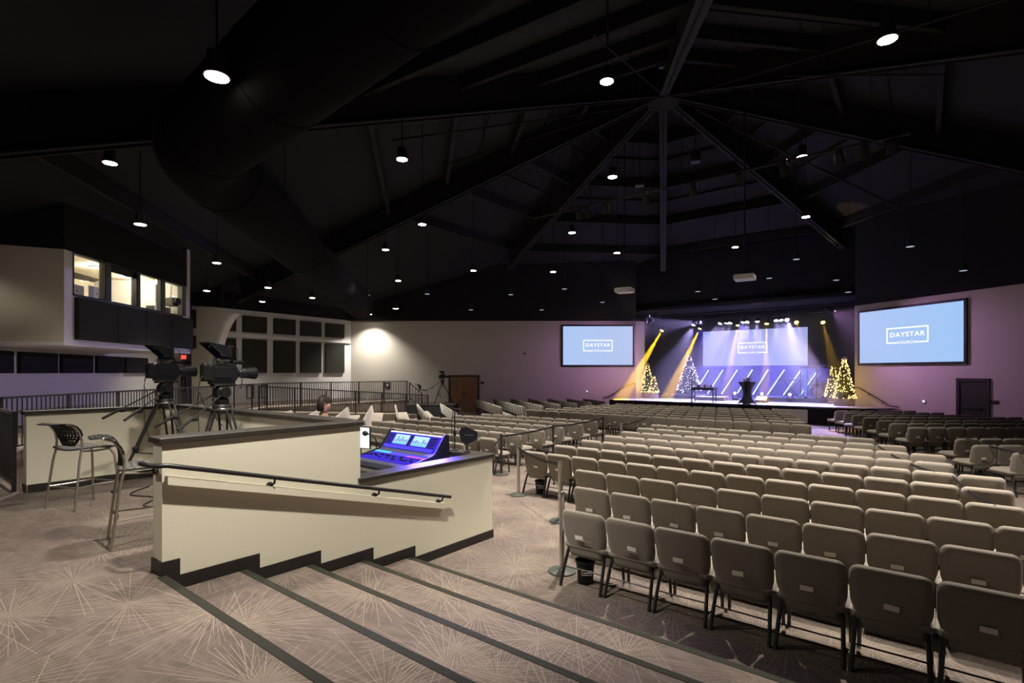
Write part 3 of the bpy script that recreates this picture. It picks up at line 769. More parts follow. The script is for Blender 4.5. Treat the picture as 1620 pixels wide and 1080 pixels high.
# ================================================================== BAR STOOLS
def shell_grid(nu, nv, fn, holes, name, m, parent, thick=.012):
    b = MB()
    for i in range(nu):
        for j in range(nv):
            u0, u1, v0, v1 = i / nu, (i + 1) / nu, j / nv, (j + 1) / nv
            if holes(i, j):
                c = ((u0 + u1) / 2, (v0 + v1) / 2); k = 8; outer = [(u0, v0), (c[0], v0), (u1, v0), (u1, c[1]), (u1, v1), (c[0], v1), (u0, v1), (u0, c[1])]
                inner = [(c[0] + (q[0] - c[0]) * (.62 if t % 2 == 0 else .62) * (.75 if t % 2 == 0 else 1), c[1] + (q[1] - c[1]) * .62 * (.75 if t % 2 == 0 else 1)) for t, q in enumerate(outer)]
                b.add([fn(*q) for q in outer] + [fn(*q) for q in inner], [(t, (t + 1) % 8, 8 + (t + 1) % 8, 8 + t) for t in range(8)])
            else:
                b.add([fn(u0, v0), fn(u1, v0), fn(u1, v1), fn(u0, v1)], [(0, 1, 2, 3)])
    o = b.build(name, m, parent, True)
    md = o.modifiers.new('thickness', 'SOLIDIFY'); md.thickness = thick; md.offset = 0
    return o
def bar_stool(loc, rz, label, k=1.0):
    o = empty('bar_stool', loc, rz, label, 'stool', 'bar stools on the landing')
    for sx in (-1, 1):
        MB().tube([(sx * .17, .20, .70), (sx * .205, .235, .62), (sx * .225, .255, .35), (sx * .235, .27, 0)], .013, 8).build('leg', SILVER, o, True)
        MB().tube([(sx * .255, -.27, 0), (sx * .25, -.235, .3), (sx * .235, -.2, .6), (sx * .225, -.17, .74), (sx * .222, -.165, .84), (sx * .22, -.19, .95), (sx * .215, -.25, 1.03), (sx * .205, -.33, 1.06)], .013, 8).build('leg', SILVER, o, True)
    def seat_fn(u, v):
        x = (u - .5) * .47; y = (v - .5) * .45 + .02
        return (x * (1 - .12 * v * v), y, .725 + .03 * (2 * u - 1) ** 2 - .05 * max(0, v - .72) ** 1.2 * 2)
    shell_grid(10, 8, seat_fn, lambda i, j: False, 'seat', PLASTIC_GREY, o, .022)
    prof = [(-.168, .775), (-.165, .86), (-.17, .92), (-.19, .97), (-.225, 1.02), (-.275, 1.05), (-.34, 1.062), (-.42, 1.055)]
    def back_fn(u, v):
        t = v * (len(prof) - 1); k_ = min(int(t), len(prof) - 2); f_ = t - k_
        y = prof[k_][0] * (1 - f_) + prof[k_ + 1][0] * f_; z = prof[k_][1] * (1 - f_) + prof[k_ + 1][1] * f_
        w = .44 + .06 * math.sin(math.pi * min(1, v * 1.2)) - (.12 * max(0, v - .8) / .2) - .22 * max(0, .25 - v) / .25
        x = (u - .5) * w
        return (x, y - .03 * (1 - (2 * u - 1) ** 2) * (1 if v < .6 else .4), z - (0.0 if v < .3 else 0))
    shell_grid(10, 14, back_fn, lambda i, j: 1 <= i <= 8 and 1 <= j <= 7, 'backrest', PLASTIC_BLK, o, .012)
    MB().tube([(-.23, .262, .27), (.23, .262, .27)], .010, 8).build('foot_bar', SILVER, o, True)
    for sx in (-1, 1):
        MB().tube([(sx * .23, .262, .27), (sx * .18, .0, .275), (sx * .25, -.24, .27)], .010, 8).build('stretcher', SILVER, o, True)
        MB().tube([(sx * .17, .20, .70), (sx * .19, 0, .70), (sx * .228, -.18, .72)], .012, 8).build('seat_rail', SILVER, o, True)
    MB().tube([(-.25, -.235, .27), (0, -.20, .27), (.25, -.235, .27)], .010, 8).build('stretcher', SILVER, o, True)
    return o
def cam_rot(deg): return YAW - R(deg)              # facing, degrees right of the view axis
bar_stool(cw(-5.42, 6.68, .70), cam_rot(18), 'dark perforated bar stool with grey legs nearest the cream partition')
bar_stool(cw(-3.72, 5.32, .70), cam_rot(50), 'dark bar stool seen side on, nearer the camera beside the handrail')

# ================================================================== TRIPODS AND VIDEO CAMERAS
def tripod(loc, rz, label, hgt, spread, name='tripod', bars=((-.16, 1), (.10, 1)), s=1.0, group='camera tripods', foot0=90):
    o = empty(name, loc, rz, label, 'tripod', group)
    H = hgt
    MB().lathe([(.05, H - .22), (.10, H - .20), (.115, H - .12), (.105, H - .10), (.06, H - .08)], (0, 0, 0), 16).build('bowl', METAL_BLK, o, True)
    hd = MB(); hd.lathe([(.075, H - .10), (.085, H - .085), (.085, H - .03), (.07, H - .02)], (0, 0, 0), 16)
    hd.rbox((0, 0, H + .06), (.15, .17, .16), .03); hd.cyl((-.11, 0, H + .06), (.11, 0, H + .06), .065, n=16); hd.rbox((0, .02, H + .155), (.12, .30, .03), .008)
    hd.build('fluid_head', PLASTIC_BLK, o, True)
    MB().lathe([(.118, H - .17), (.122, H - .165), (.122, H - .145), (.118, H - .14)], (0, 0, 0), 16).build('chrome_band', CHROME, o, True)
    for k in range(3):
        a = R(foot0 + 120 * k); dr = Vector((math.cos(a), math.sin(a), 0)); sd = Vector((-dr.y, dr.x, 0))
        top = dr * .10 + Vector((0, 0, H - .17)); ft = dr * spread
        m = top.lerp(ft, .52); lg = MB()
        for q in (-1, 1):
            lg.tube([top + sd * q * .05, m + sd * q * .036], .016, 8); 
        lg.tube([m - (m - top) * .12, ft.lerp(top, .02) + Vector((0, 0, .03))], .021, 8)
        l = lg.build('leg', METAL_BLK, o, True)
        MB().rbox(m, (.10, .07, .09), .02, Matrix.Rotation(a + R(90), 3, 'Z')).build('leg_clamp', PLASTIC_BLK, l)
        MB().rbox(ft + Vector((0, 0, .02)), (.07, .07, .04), .012).build('rubber_foot', PLASTIC_BLK, l)
        MB().tube([m + Vector((0, 0, -.05)), Vector((0, 0, m.z - .12))], .009, 6).build('spreader_arm', METAL_BLK, o)
    for x, sg in bars:
        p0 = Vector((x * .7, -.02, H + .05)); p1 = Vector((x * 1.3, -.24, H - .10)); p2 = Vector((x * 2.2, -.62, H - .34))
        b = MB().tube([p0, p1, p2], .010, 8).build('pan_bar', METAL_BLK, o, True)
        MB().tube([p1.lerp(p2, .55), p2 + (p2 - p1) * .08], .019, 8).build('grip', PLASTIC_BLK, b, True)
        MB().rbox(p1.lerp(p2, .5) + Vector((0, .0, -.03)), (.05, .08, .05), .012).build('zoom_control', PLASTIC_BLK, b)
    return o
SCREEN_DIM = emat('viewfinder_glow', (.25, .4, 1.0), .6)
def video_camera(loc, rz, label, s=1.0, tilt=0.0):
    o = empty('video_camera', loc, rz, label, 'camera', 'broadcast video cameras')
    o.scale = (.74 * s, .68 * s, .92 * s); o.rotation_euler = (tilt, 0, rz)
    bd = MB(); bd.extr([(-.27, .04), (-.24, .0), (.22, .0), (.27, .05), (.27, .20), (.20, .25), (-.12, .27), (-.17, .26), (-.25, .235), (-.28, .20)], (0, 0, 0), (0, 1, 0), (0, 0, 1), (1, 0, 0), -.075, .075)
    b = bd.build('body', PLASTIC_BLK, o)
    md = b.modifiers.new('soft', 'BEVEL'); md.width = .018; md.segments = 2
    MB().rbox((0, -.31, .13), (.17, .12, .24), .025).build('battery_pack', PLASTIC_BLK, o)
    MB().rbox((0, 0, -.015), (.13, .46, .03), .008).build('base_plate', METAL_BLK, o)
    for z in (.06, .10, .14): MB().box((-.082, -.05, z), (.012, .30, .012)).build('side_trim', PLASTIC_GREY, o)
    MB().rbox((.083, -.02, .13), (.02, .34, .16), .008).build('side_cover', PLASTIC_BLK, o)
    hn = MB().tube([(0, -.16, .27), (0, -.14, .33), (0, -.04, .345), (0, .10, .345), (0, .19, .33), (0, .22, .25)], .018, 8).build('handle', PLASTIC_BLK, o, True)
    MB().rbox((0, .02, .30), (.10, .26, .06), .02).build('top_module', PLASTIC_GREY, o)
    ln = MB(); ax = Matrix.Rotation(R(-90), 3, 'X')
    ln.lathe([(.058, 0), (.06, .05), (.048, .055), (.048, .10), (.062, .11), (.072, .14), (.075, .28), (.083, .30), (.086, .40), (.08, .405), (.074, .36)], (0, .27, .12), 20, ax)
    l = ln.build('lens', PLASTIC_BLK, o, True)
    MB().lathe([(.072, 0), (.05, .012), (.01, .018)], (0, .63, .12), 20, ax).build('front_glass', mat('lens_glass', (.01, .015, .04), .05), l, True)
    MB().lathe([(.053, 0), (.055, .006), (.055, .02), (.053, .024)], (0, .335, .12), 20, ax).build('chrome_ring', CHROME, l, True)
    MB().rbox((.07, .38, .10), (.05, .14, .10), .018).build('zoom_grip', PLASTIC_BLK, l)
    MB().tube([(.0, .40, .04), (-.01, .39, -.06), (-.02, .36, -.10)], .008, 6).build('lens_cable', PLASTIC_BLK, l)
    mc = MB().lathe([(.022, 0), (.026, .02), (.026, .14), (.03, .15), (.03, .24), (.026, .25)], (-.05, .20, .275), 12, ax).build('microphone', PLASTIC_BLK, o, True)
    # studio viewfinder with a flared hood opening to the rear
    v = MB(); f0 = [(-.09, .06, .34), (.09, .06, .34), (.09, .06, .50), (-.09, .06, .50)]; f1 = [(-.13, -.06, .35), (.13, -.06, .35), (.15, -.34, .535), (-.15, -.34, .535)]
    v.add(f0 + f1, [(0, 1, 2, 3), (0, 4, 5, 1), (1, 5, 6, 2), (2, 6, 7, 3), (3, 7, 4, 0)])
    vo = v.build('viewfinder_hood', PLASTIC_BLK, o); sd = vo.modifiers.new('thickness', 'SOLIDIFY'); sd.thickness = .006
    MB().rbox((0, .10, .42), (.20, .08, .17), .012).build('viewfinder', PLASTIC_BLK, o)
    MB().box((0, .045, .42), (.16, .006, .13)).build('viewfinder_screen', SCREEN_DIM, o)
    MB().box((-.125, -.12, .49), (.004, .10, .018), Matrix.Rotation(R(9), 3, 'Z')).build('name_strip', CARD, o)
    MB().rbox((0, .08, .33), (.06, .08, .06), .012).build('viewfinder_mount', METAL_BLK, o)
    MB().tube([(.02, .13, .46), (.02, .22, .50), (.02, .29, .46), (.02, .30, .36), (.02, .26, .28)], .007, 6).build('cable', PLASTIC_BLK, o, True)
    MB().tube([(.03, -.36, .1), (.05, -.44, .02), (.05, -.47, -.25), (.02, -.43, -.7), (.0, -.3, -1.0)], .006, 6).build('cable', PLASTIC_BLK, o, True)
    MB().tube([(-.03, -.36, .06), (-.02, -.42, -.1), (-.05, -.3, -.3), (-.03, -.15, -.45), (.04, -.02, -.6)], .006, 6).build('cable', PLASTIC_BLK, o, True)
    return o
T1 = cw(-5.16, 7.85, .70); T2 = cw(-3.82, 6.95, .70)
tripod(T1, R(10), 'black camera tripod standing nearer the bar stools', 1.385, .62, foot0=20)
video_camera(T1 + Vector((0, 0, 1.385 + .20)), R(12), 'black broadcast camera on the tripod behind the bar stools', 1.0)
tripod(T2, R(6), 'black camera tripod close behind the tall partition cap', 1.355, .44, foot0=25)
video_camera(T2 + Vector((0, 0, 1.355 + .20)), R(8), 'black broadcast camera behind the tall partition, lens towards the tall panels', 1.04)
# monitor and cables near the second tripod
mo = empty('talkback_box', T2 + cw(-.62, -.12, 0) + Vector((0, 0, 0)), 0, 'small black talkback unit on a stand beside the second tripod', 'equipment')
MB().cyl((0, 0, .03), (0, 0, .85), .02, n=8).build('stand', METAL_BLK, mo); MB().lathe([(.14, 0), (.14, .02), (.03, .04)], (0, 0, 0), 14).build('base', METAL_BLK, mo)
MB().sphere((-.05, 0, .74), .085, 12, 8, (1, 1, .95)).build('headset', PLASTIC_BLK, mo, True)
for k, (pts, lab) in enumerate(((((-9.0, 2.75, .71), (-8.6, 2.4, .712), (-8.1, 2.55, .712), (-7.7, 2.3, .712), (-7.3, 2.75, .71)), 'black cable loop on the carpet between the two tripods'),
                         (((-8.9, 2.9, .71), (-8.5, 3.1, .712), (-8.0, 2.9, .712), (-7.5, 3.15, .71)), 'black cable on the carpet along the rear partition'))):
    P = [Vector(p) for p in pts]; o = MB()
    cr = []
    for i in range(len(P) - 1):
        a, b_, c, d_ = P[max(0, i - 1)], P[i], P[i + 1], P[min(len(P) - 1, i + 2)]
        for t in range(6):
            t /= 6; cr.append(.5 * ((2 * b_) + (c - a) * t + (2 * a - 5 * b_ + 4 * c - d_) * t * t + (3 * b_ - a - 3 * c + d_) * t ** 3))
    tag(o.tube(cr, .008, 6).build('cable', PLASTIC_BLK, None, True), lab, 'cable')

# ================================================================== SOUND DESK
MX = Vector((-6.12, 4.66, 1.02)); mixer = empty('mixing_console', MX, R(-2), 'large blue-glowing mixing console with two touch screens', 'mixing console')
dk = empty('sound_desk_table', (-7.1, 5.0, .3), 0, 'dark table carrying the mixing console', 'table')
MB().rbox((0.05, 0, .68), (3.6, 1.0, .05), .01).build('table_top', CAPM, dk)
for x in (-1.6, 0, 1.7):
    for y in (-.4, .4): MB().box((x, y, .33), (.06, .06, .65)).build('leg', METAL_BLK, dk)
CON = mat('console_panel', (0.045, 0.045, 0.075), 0.45, var=0.1, vscale=20)
bd = MB(); bd.extr([(0, .0), (0, .075), (.05, .10), (.44, .17), (.50, .20), (.68, .44), (.73, .44), (.74, .0)], (0, 0, 0), (0, 1, 0), (0, 0, 1), (1, 0, 0), -.62, .62); bd.build('chassis', CON, mixer)
for sx in (-1, 1):
    e = MB(); e.extr([(-.02, -.01), (-.02, .085), (.05, .115), (.44, .19), (.49, .22), (.67, .465), (.75, .46), (.77, -.01)], (0, 0, 0), (0, 1, 0), (0, 0, 1), (1, 0, 0), .62 if sx > 0 else -.65, .65 if sx > 0 else -.62); e.build('side_cheek', PLASTIC_BLK, mixer)
ms = math.atan2(.24, .18); rs = Matrix.Rotation(ms - R(90), 3, 'X').to_4x4()
def on_screen(u, v, off=.004):                     # u across -.62...62, v 0..1 up the meter bridge
    return Vector((u, .50 + .18 * v - off * math.sin(ms), 0.20 + .24 * v + off * math.cos(ms)))
def plate(name, u0, u1, v0, v1, m, par, off=.004, fn=on_screen, th=.003):
    a = [fn(u0, v0, off), fn(u1, v0, off), fn(u1, v1, off), fn(u0, v1, off)]; b_ = [fn(u0, v0, off + th), fn(u1, v0, off + th), fn(u1, v1, off + th), fn(u0, v1, off + th)]
    return MB().add(a + b_, [(3, 2, 1, 0), (4, 5, 6, 7), (0, 1, 5, 4), (1, 2, 6, 5), (2, 3, 7, 6), (3, 0, 4, 7)]).build(name, m, par)
def on_bed(u, v, off=.004):                        # fader bed
    return Vector((u, .05 + .39 * v, .10 + .07 * v + off))
E_CY, E_WH, E_BL, E_PK = emat('screen_cyan', (.55, .85, 1.0), 1.1), emat('led_white', (.75, .75, 1), 2.2), emat('led_blue', (.10, .08, 1), 1.6), emat('led_pink', (1, .12, .55), 1.4)
E_DB = emat('painted_blue_glow', (.08, .05, .95), .75)  # emission paints the light bar's blue spill into the panel colour
plate('bridge_panel', -.60, .60, .03, .97, E_DB, mixer, .001)
plate('light_bar', -.60, .60, .93, .99, E_WH, mixer, .006)
for u0 in (-.42, .02):
    s_ = plate('touch_screen', u0, u0 + .34, .30, .84, E_CY, mixer, .005)
    plate('screen_bar', u0 + .01, u0 + .33, .31, .38, emat('screen_teal', (.15, .7, .85), 1.0), s_, .009)
    for q in range(6): plate('channel_strip', u0 + .02 + q * .053, u0 + .055 + q * .053, .42, .50 + .25 * random.random(), emat('screen_blue', (.25, .5, .95), .8), s_, .009)
kn = MB(); ledm = MB(); pkm = MB(); cym = MB()
for u in [-.56, -.52, -.47, -.05, -.02, .42, .46, .50, .54]:
    for v in (.3, .42, .54, .66, .78): p = on_screen(u, v); kn.cyl(p, p + Vector((0, -.02, .012)), .011, n=8)
for k in range(26): 
    u = -.56 + k * .043
    for v in (.10, .18):
        p = on_screen(u, v, .006); ledm.box(p, (.026, .012, .012), rs.to_3x3())
for k in range(28):
    u = -.57 + k * .042
    p = on_bed(u, .25 + .3 * random.random(), .016); kn.box(p, (.016, .034, .02))
    for v in (.72, .80, .88):
        (pkm if (k > 18 and v < .75) else cym if (k < 9 and v > .78) else ledm).box(on_bed(u, v, .008), (.026, .02, .01))
tag(kn.build('knobs', PLASTIC_BLK, mixer, fix=False), kind='stuff')
for m_, e_, n_ in ((ledm, E_BL, 'blue_keys'), (pkm, E_PK, 'pink_keys'), (cym, emat('led_cyan', (.1, .7, 1), 1.3), 'cyan_keys')): tag(m_.build(n_, e_, mixer, fix=False), kind='stuff')
plate('bed_panel', -.60, .60, .02, .98, E_DB, mixer, .001, on_bed)
al = bpy.data.lights.new('console_glow', 'AREA'); al.energy = 45; al.color = (.10, .06, 1); al.shape = 'RECTANGLE'; al.size = .5; al.size_y = .06; al.spread = R(95)
ao = bpy.data.objects.new('console_glow', al); COL.objects.link(ao); ao.parent = mixer; ao.location = (.5, .50, .50); ao.rotation_euler = Vector((.5, -.45, -.75)).to_track_quat('-Z', 'Y').to_euler()
# monitor, gooseneck, antenna, microphone stand
mn = empty('computer_monitor', (-7.30, 5.16, 1.03), R(8), 'slim monitor with a white screen left of the mixing console', 'monitor')
MB().rbox((0, 0, .30), (.56, .03, .36), .01).build('bezel', PLASTIC_BLK, mn); MB().box((0, -.018, .30), (.53, .004, .33)).build('screen', emat('white_screen', (.9, .93, 1), 1.25), mn)
MB().box((0, .03, .08), (.06, .03, .16)).build('stand', PLASTIC_BLK, mn); MB().rbox((0, .02, .01), (.26, .18, .02), .006).build('foot', PLASTIC_BLK, mn)
gm = empty('gooseneck_microphone', (-6.88, 5.2, 1.03), R(0), 'black gooseneck microphone left of the console screens', 'microphone')
MB().tube([(0, 0, .0), (0, 0, .26), (-.01, -.02, .33), (-.06, -.05, .37), (-.12, -.08, .375)], .010, 8).build('gooseneck', PLASTIC_BLK, gm, True)
MB().sphere((-.15, -.10, .385), .045, 12, 8, (1.25, .95, .9)).build('foam_head', PLASTIC_BLK, gm, True); MB().lathe([(.06, 0), (.06, .02), (.02, .03)], (0, 0, 0), 12).build('base', PLASTIC_BLK, gm)
at = empty('paddle_antenna', Vector((-5.36, 5.68, HL)), R(20), 'black paddle antenna standing on the partition cap', 'antenna')
MB().extr([(-.13, .26), (-.10, .35), (.0, .37), (.16, .30), (.16, .19), (.0, .11), (-.09, .15)], (0, 0, 0), (1, 0, 0), (0, 0, 1), (0, 1, 0), -.012, .012).build('paddle', PLASTIC_BLK, at)
MB().cyl((0, 0, 0.01), (0, 0, .13), .012, n=8).build('stem', METAL_BLK, at); MB().lathe([(.045, 0), (.045, .012), (.015, .02)], (0, 0, 0), 12).build('foot', METAL_BLK, at)
MB().box((.03, -.0135, .25), (.14, .002, .014)).build('maker_strip', PLASTIC_GREY, at)
ms_ = empty('microphone_stand', Vector((-5.62, 5.68, HL)), 0, 'tall thin black microphone stand on the low partition', 'microphone stand')
MB().cyl((0, 0, .01), (0, 0, .62), .010, n=8).build('pole', METAL_BLK, ms_); MB().lathe([(.06, 0), (.06, .012), (.015, .02)], (0, 0, 0), 12).build('base', METAL_BLK, ms_)
MB().tube([(-.04, 0, .60), (.0, 0, .62), (.10, .02, .62)], .012, 8).build('microphone', PLASTIC_BLK, ms_, True); MB().rbox((0, 0, .26), (.04, .04, .09), .01).build('clip', PLASTIC_BLK, ms_)
MB().tube([(-.03, 0, .60), (-.06, -.01, .4), (-.05, 0, .15), (-.04, .02, .01)], .005, 6).build('cable', PLASTIC_BLK, ms_, True)
lp = empty('laptop', (-7.9, 4.85, 1.03), R(15), 'open laptop lying on the dark sound desk table', 'laptop')
MB().rbox((0, 0, .012), (.34, .24, .022), .006).build('keyboard_base', PLASTIC_GREY, lp); MB().box((0, .125, .11), (.34, .012, .21), Matrix.Rotation(R(-12), 3, 'X')).build('lid', PLASTIC_BLK, lp)

# ================================================================== PERSON in the sound enclosure
SKIN = mat('skin', (.46, .29, .21), .55, var=.05, vscale=8); HAIR = mat('dark_brown_hair', (.018, .012, .009), .5, var=.3, vscale=40, bump=.3, bscale=120, spec=.15); SHIRT = mat('pale_shirt', (.55, .45, .40), .9, var=.05, vscale=20)
pp = cw(-2.42, 6.78, .30)
person = empty('person', pp, YAW - R(14), 'person with short dark hair and pale shirt behind the partition', 'person')
def skin_mesh(name, verts, edges, radii, m, parent, sub=2):
    me = bpy.data.meshes.new(name); me.from_pydata(verts, edges, []); o = bpy.data.objects.new(name, me); COL.objects.link(o); o.parent = parent
    md = o.modifiers.new('skin', 'SKIN'); md.use_smooth_shade = True
    for i, r_ in enumerate(radii):
        sv = me.skin_vertices[0].data[i]; sv.radius = r_ if isinstance(r_, tuple) else (r_, r_)
        sv.use_root = (i == 0)
    s2 = o.modifiers.new('smooth', 'SUBSURF'); s2.levels = sub; s2.render_levels = sub
    me.materials.append(m); return o
S = 1.0
bv = [(0, 0, .93), (0, 0, 1.10), (0, .0, 1.30), (0, -.01, 1.42), (0, 0, 1.49), (0, .02, 1.55),
      (.17, 0, 1.40), (.23, .02, 1.12), (.22, .22, 1.00), (.21, .30, .98), (-.17, 0, 1.40), (-.23, .02, 1.12), (-.22, .22, 1.00), (-.21, .30, .98),
      (.10, 0, .86), (.11, .02, .48), (.11, 0, .09), (.11, .14, .03), (-.10, 0, .86), (-.11, .02, .48), (-.11, 0, .09), (-.11, .14, .03)]
be = [(0, 1), (1, 2), (2, 3), (3, 4), (4, 5), (3, 6), (6, 7), (7, 8), (8, 9), (3, 10), (10, 11), (11, 12), (12, 13), (0, 14), (14, 15), (15, 16), (16, 17), (0, 18), (18, 19), (19, 20), (20, 21)]
br = [(.15, .11), (.14, .10), (.16, .11), (.11, .09), .055, .055, .07, .05, .04, .03, .07, .05, .04, .03, .085, .06, .042, .04, .085, .06, .042, .04]
skin_mesh('body', bv, be, br, SHIRT, person)
hd = MB(); n, m_ = 20, 14; vs = []; fs = []
for j in range(m_ + 1):
    ph = math.pi * j / m_
    for i in range(n):
        th = 2 * math.pi * i / n; x = math.sin(ph) * math.cos(th); y = math.sin(ph) * math.sin(th); z = -math.cos(ph)
        xx, yy, zz = x * .076, y * .097 + .01, z * .118
        if z < 0: xx *= 1 - .22 * z * z; yy = yy * (1 - .18 * z * z) + .012 * (-z)
        if y > .75 and abs(x) < .28 and -.35 < z < .12: yy += .022 * (1 - abs(x) / .28) * (1 - abs(z + .15) / .3)   # nose
        if y > .8 and abs(x) < .5 and -.62 < z < -.5: yy += .006                                                    # mouth
        if y > .7 and .25 < abs(x) < .6 and .0 < z < .2: yy -= .008                                                 # eye sockets
        vs.append((xx, yy, zz + 1.655))
for j in range(m_):
    for i in range(n): fs.append((j * n + i, j * n + (i + 1) % n, (j + 1) * n + (i + 1) % n, (j + 1) * n + i))
hd.add(vs, fs); ho = hd.build('head', SKIN, person, True)
for sx in (-1, 1): MB().sphere((sx * .078, .0, 1.65), .03, 8, 6, (.35, .7, 1.05)).build('ear', SKIN, ho, True); MB().sphere((sx * .03, .098, 1.668), .011, 8, 6).build('eye', WHITEP, ho, True)
MB().tube([(0, -.005, 1.47), (0, .0, 1.56)], .055, 12).build('neck', SKIN, person, True)
hr_ = MB(); vs = []; fs = []
for j in range(9):
    for i in range(n):
        th = 2 * math.pi * i / n; lo = .62 if math.sin(th) > .35 else (.42 if abs(math.cos(th)) > .8 else .98)
        ph = (math.pi * lo) * (j / 8); w = 1 + .03 * math.sin(7 * th + 3 * j)
        x = math.sin(ph) * math.cos(th); y = math.sin(ph) * math.sin(th); z = math.cos(ph)
        if math.sin(th) > .35 and j > 4: ph = math.pi * .36; x = math.sin(ph) * math.cos(th); y = math.sin(ph) * math.sin(th); z = math.cos(ph)
        elif math.sin(th) <= .35: 
            ph = min(ph, math.pi * .68); x = math.sin(ph) * math.cos(th); y = math.sin(ph) * math.sin(th); z = math.cos(ph)
        w += random.uniform(-.025, .025); vs.append((x * .085 * w, y * .108 * w + .004, z * .132 * w + 1.658))
for j in range(8):
    for i in range(n): fs.append((j * n + i, j * n + (i + 1) % n, (j + 1) * n + (i + 1) % n, (j + 1) * n + i))
hr_.add(vs, fs); hr_.build('hair', HAIR, person, True)

# ================================================================== STANCHIONS, BELTS, BINS
def stanchion(p, label, m, k=1.0):
    o = empty('stanchion', p, 0, label, 'stanchion', 'belt posts round the centre aisle')
    MB().lathe([(.165, 0), (.17, .006), (.165, .018), (.06, .035), (.035, .045)], (0, 0, 0), 20).build('base', mat('stanchion_base', (.05, .055, .045), .5, .3), o, True)
    MB().lathe([(.03, .03), (.03, .84)], (0, 0, 0), 14).build('post', m, o, True)
    MB().lathe([(.033, .84), (.036, .845), (.036, .94), (.03, .955), (.012, .96)], (0, 0, 0), 14).build('belt_head', m if m is METAL_BLK else CHROME, o, True)
    return o
s1, s2, s3 = pz(820, 783, 0), pz(886, 824, 0), pz(889, 904, 0)
k1, k2, k3 = pz(793, 751, 0), cw((875 - 810) / F * 14.4, 14.4), cw((954 - 810) / F * 17.0, 17.0)
stanchion(s1, 'silver belt post with round base nearest the sound desk', CHROME); stanchion(s2, 'silver belt post behind the second row of chairs', CHROME)
stanchion(s3, 'silver belt post beside the nearest chair and bin', CHROME)
stanchion(k1, 'black belt post just right of the paddle antenna', METAL_BLK); stanchion(k2, 'black belt post halfway along the aisle', METAL_BLK); stanchion(k3, 'black belt post at the far end of the aisle', METAL_BLK)
r1, r2 = cw((983 - 810) / F * 14.9, 14.9), cw((1023 - 810) / F * 17.2, 17.2)
stanchion(r1, 'silver belt post at the aisle end of the seventh row', CHROME); stanchion(r2, 'silver belt post at the aisle end of the tenth row', CHROME)
def belt(a, b_, label, z=.90, sag=.03, z1=None):
    a, b_ = Vector((a[0], a[1], z)), Vector((b_[0], b_[1], z if z1 is None else z1)); o = MB(); n = 8; vs = []
    for k in range(n + 1):
        t = k / n; p = a.lerp(b_, t) - Vector((0, 0, sag * 4 * t * (1 - t)))
        sd = (b_ - a).cross(Vector((0, 0, 1))).normalized() * .002
        vs += [p + sd + Vector((0, 0, .024)), p + sd - Vector((0, 0, .024)), p - sd - Vector((0, 0, .024)), p - sd + Vector((0, 0, .024))]
    fs = []
    for k in range(n):
        for i in range(4): fs.append((k * 4 + i, k * 4 + (i + 1) % 4, k * 4 + 4 + (i + 1) % 4, k * 4 + 4 + i))
    fs += [(3, 2, 1, 0), tuple(range(n * 4, n * 4 + 4))]
    tag(o.add(vs, fs).build('barrier_belt', METAL_BLK), label, 'belt', 'black barrier belts')
belt(Vector((-5.4, 5.82, 0)), k1, 'black belt from the sound desk corner to the first black post', .90, .02)
belt(k1, k2, 'black belt between the first and second black posts'); belt(k2, k3, 'black belt between the second and third black posts')
belt(s1, s2, 'black belt between the two silver posts by the sound desk', .91, .05); belt(r1, r2, 'black belt between the two silver posts along the tenth row')
belt(pz(1388, 703, 0.86), pz(1478, 745, .86), 'black belt drooping along the right end of the middle rows', .84, .06); belt(pz(1507, 752, .86), pz(1574, 797, .86), 'black belt along the right end of the nearer rows', .84, .05)
belt(pz(1525, 693, .86), pz(1640, 722, .86), 'black belt across the chairs of the right block', .88, .05)
def bin_(p, label, s=1.0):
    o = empty('waste_bin', p, YAW, label, 'bin', 'small black waste bins'); o.scale = (s, s, s)
    MB().lathe([(.085, 0), (.088, .004), (.112, .245), (.122, .25), (.122, .27), (.108, .27), (.10, .24), (.08, .02)], (0, 0, 0), 20).build('bucket', PLASTIC_BLK, o, True)
    b = MB(); b.box((0, -.105, .15), (.11, .002, .05)); 
    fr = MB()
    for z in (.125, .175): fr.box((0, -.107, z), (.11, .002, .004))
    for x in (-.055, .055): fr.box((x, -.107, .15), (.004, .002, .054))
    fr.box((0, -.107, .15), (.08, .002, .008)); fr.build('logo', CARD, o)
bin_(pz(926, 921, 0), 'small black waste bin under the nearest left chair', .95); bin_(pz(855, 780, 0), 'small black waste bin beside the fourth row', .95)

# ================================================================== STAGE
DZ = .83
stg = MB().prism([(-14.6, 27.4), (-2.3, 27.4), (-1.35, 28.2), (-1.35, SB - .02), (-15.8, SB - .02), (-15.8, 30.0), (-14.6, 29.3)], 0, DZ - .03)
so = struct(stg.build('floor_stage', BLACKWALL), 'raised black-fronted stage with a bright deck')
MB().prism([(-14.58, 27.37), (-2.3, 27.37), (-1.37, 28.2), (-1.37, SB - .05), (-15.78, SB - .05), (-15.78, 30.0), (-14.58, 29.3)], DZ - .03, DZ).build('deck', STAGEDECK, so)
MB().box((-5.2, 27.33, .36), (1.5, .06, .62)).build('front_panel', GREYWALL, so)
st = empty('stage_steps', (-2.3, 27.2, 0), YAW * -1, 'dark steps up to the right end of the stage', 'steps')
for k in range(4): MB().box((.35, .3 * k - .2, (.2 * (k + 1)) / 2), (1.4, .3, .2 * (k + 1))).build('step', SKIRT, st)
riser = mat('riser_carpet', (.05, .05, .06), .8, var=.1, vscale=8)
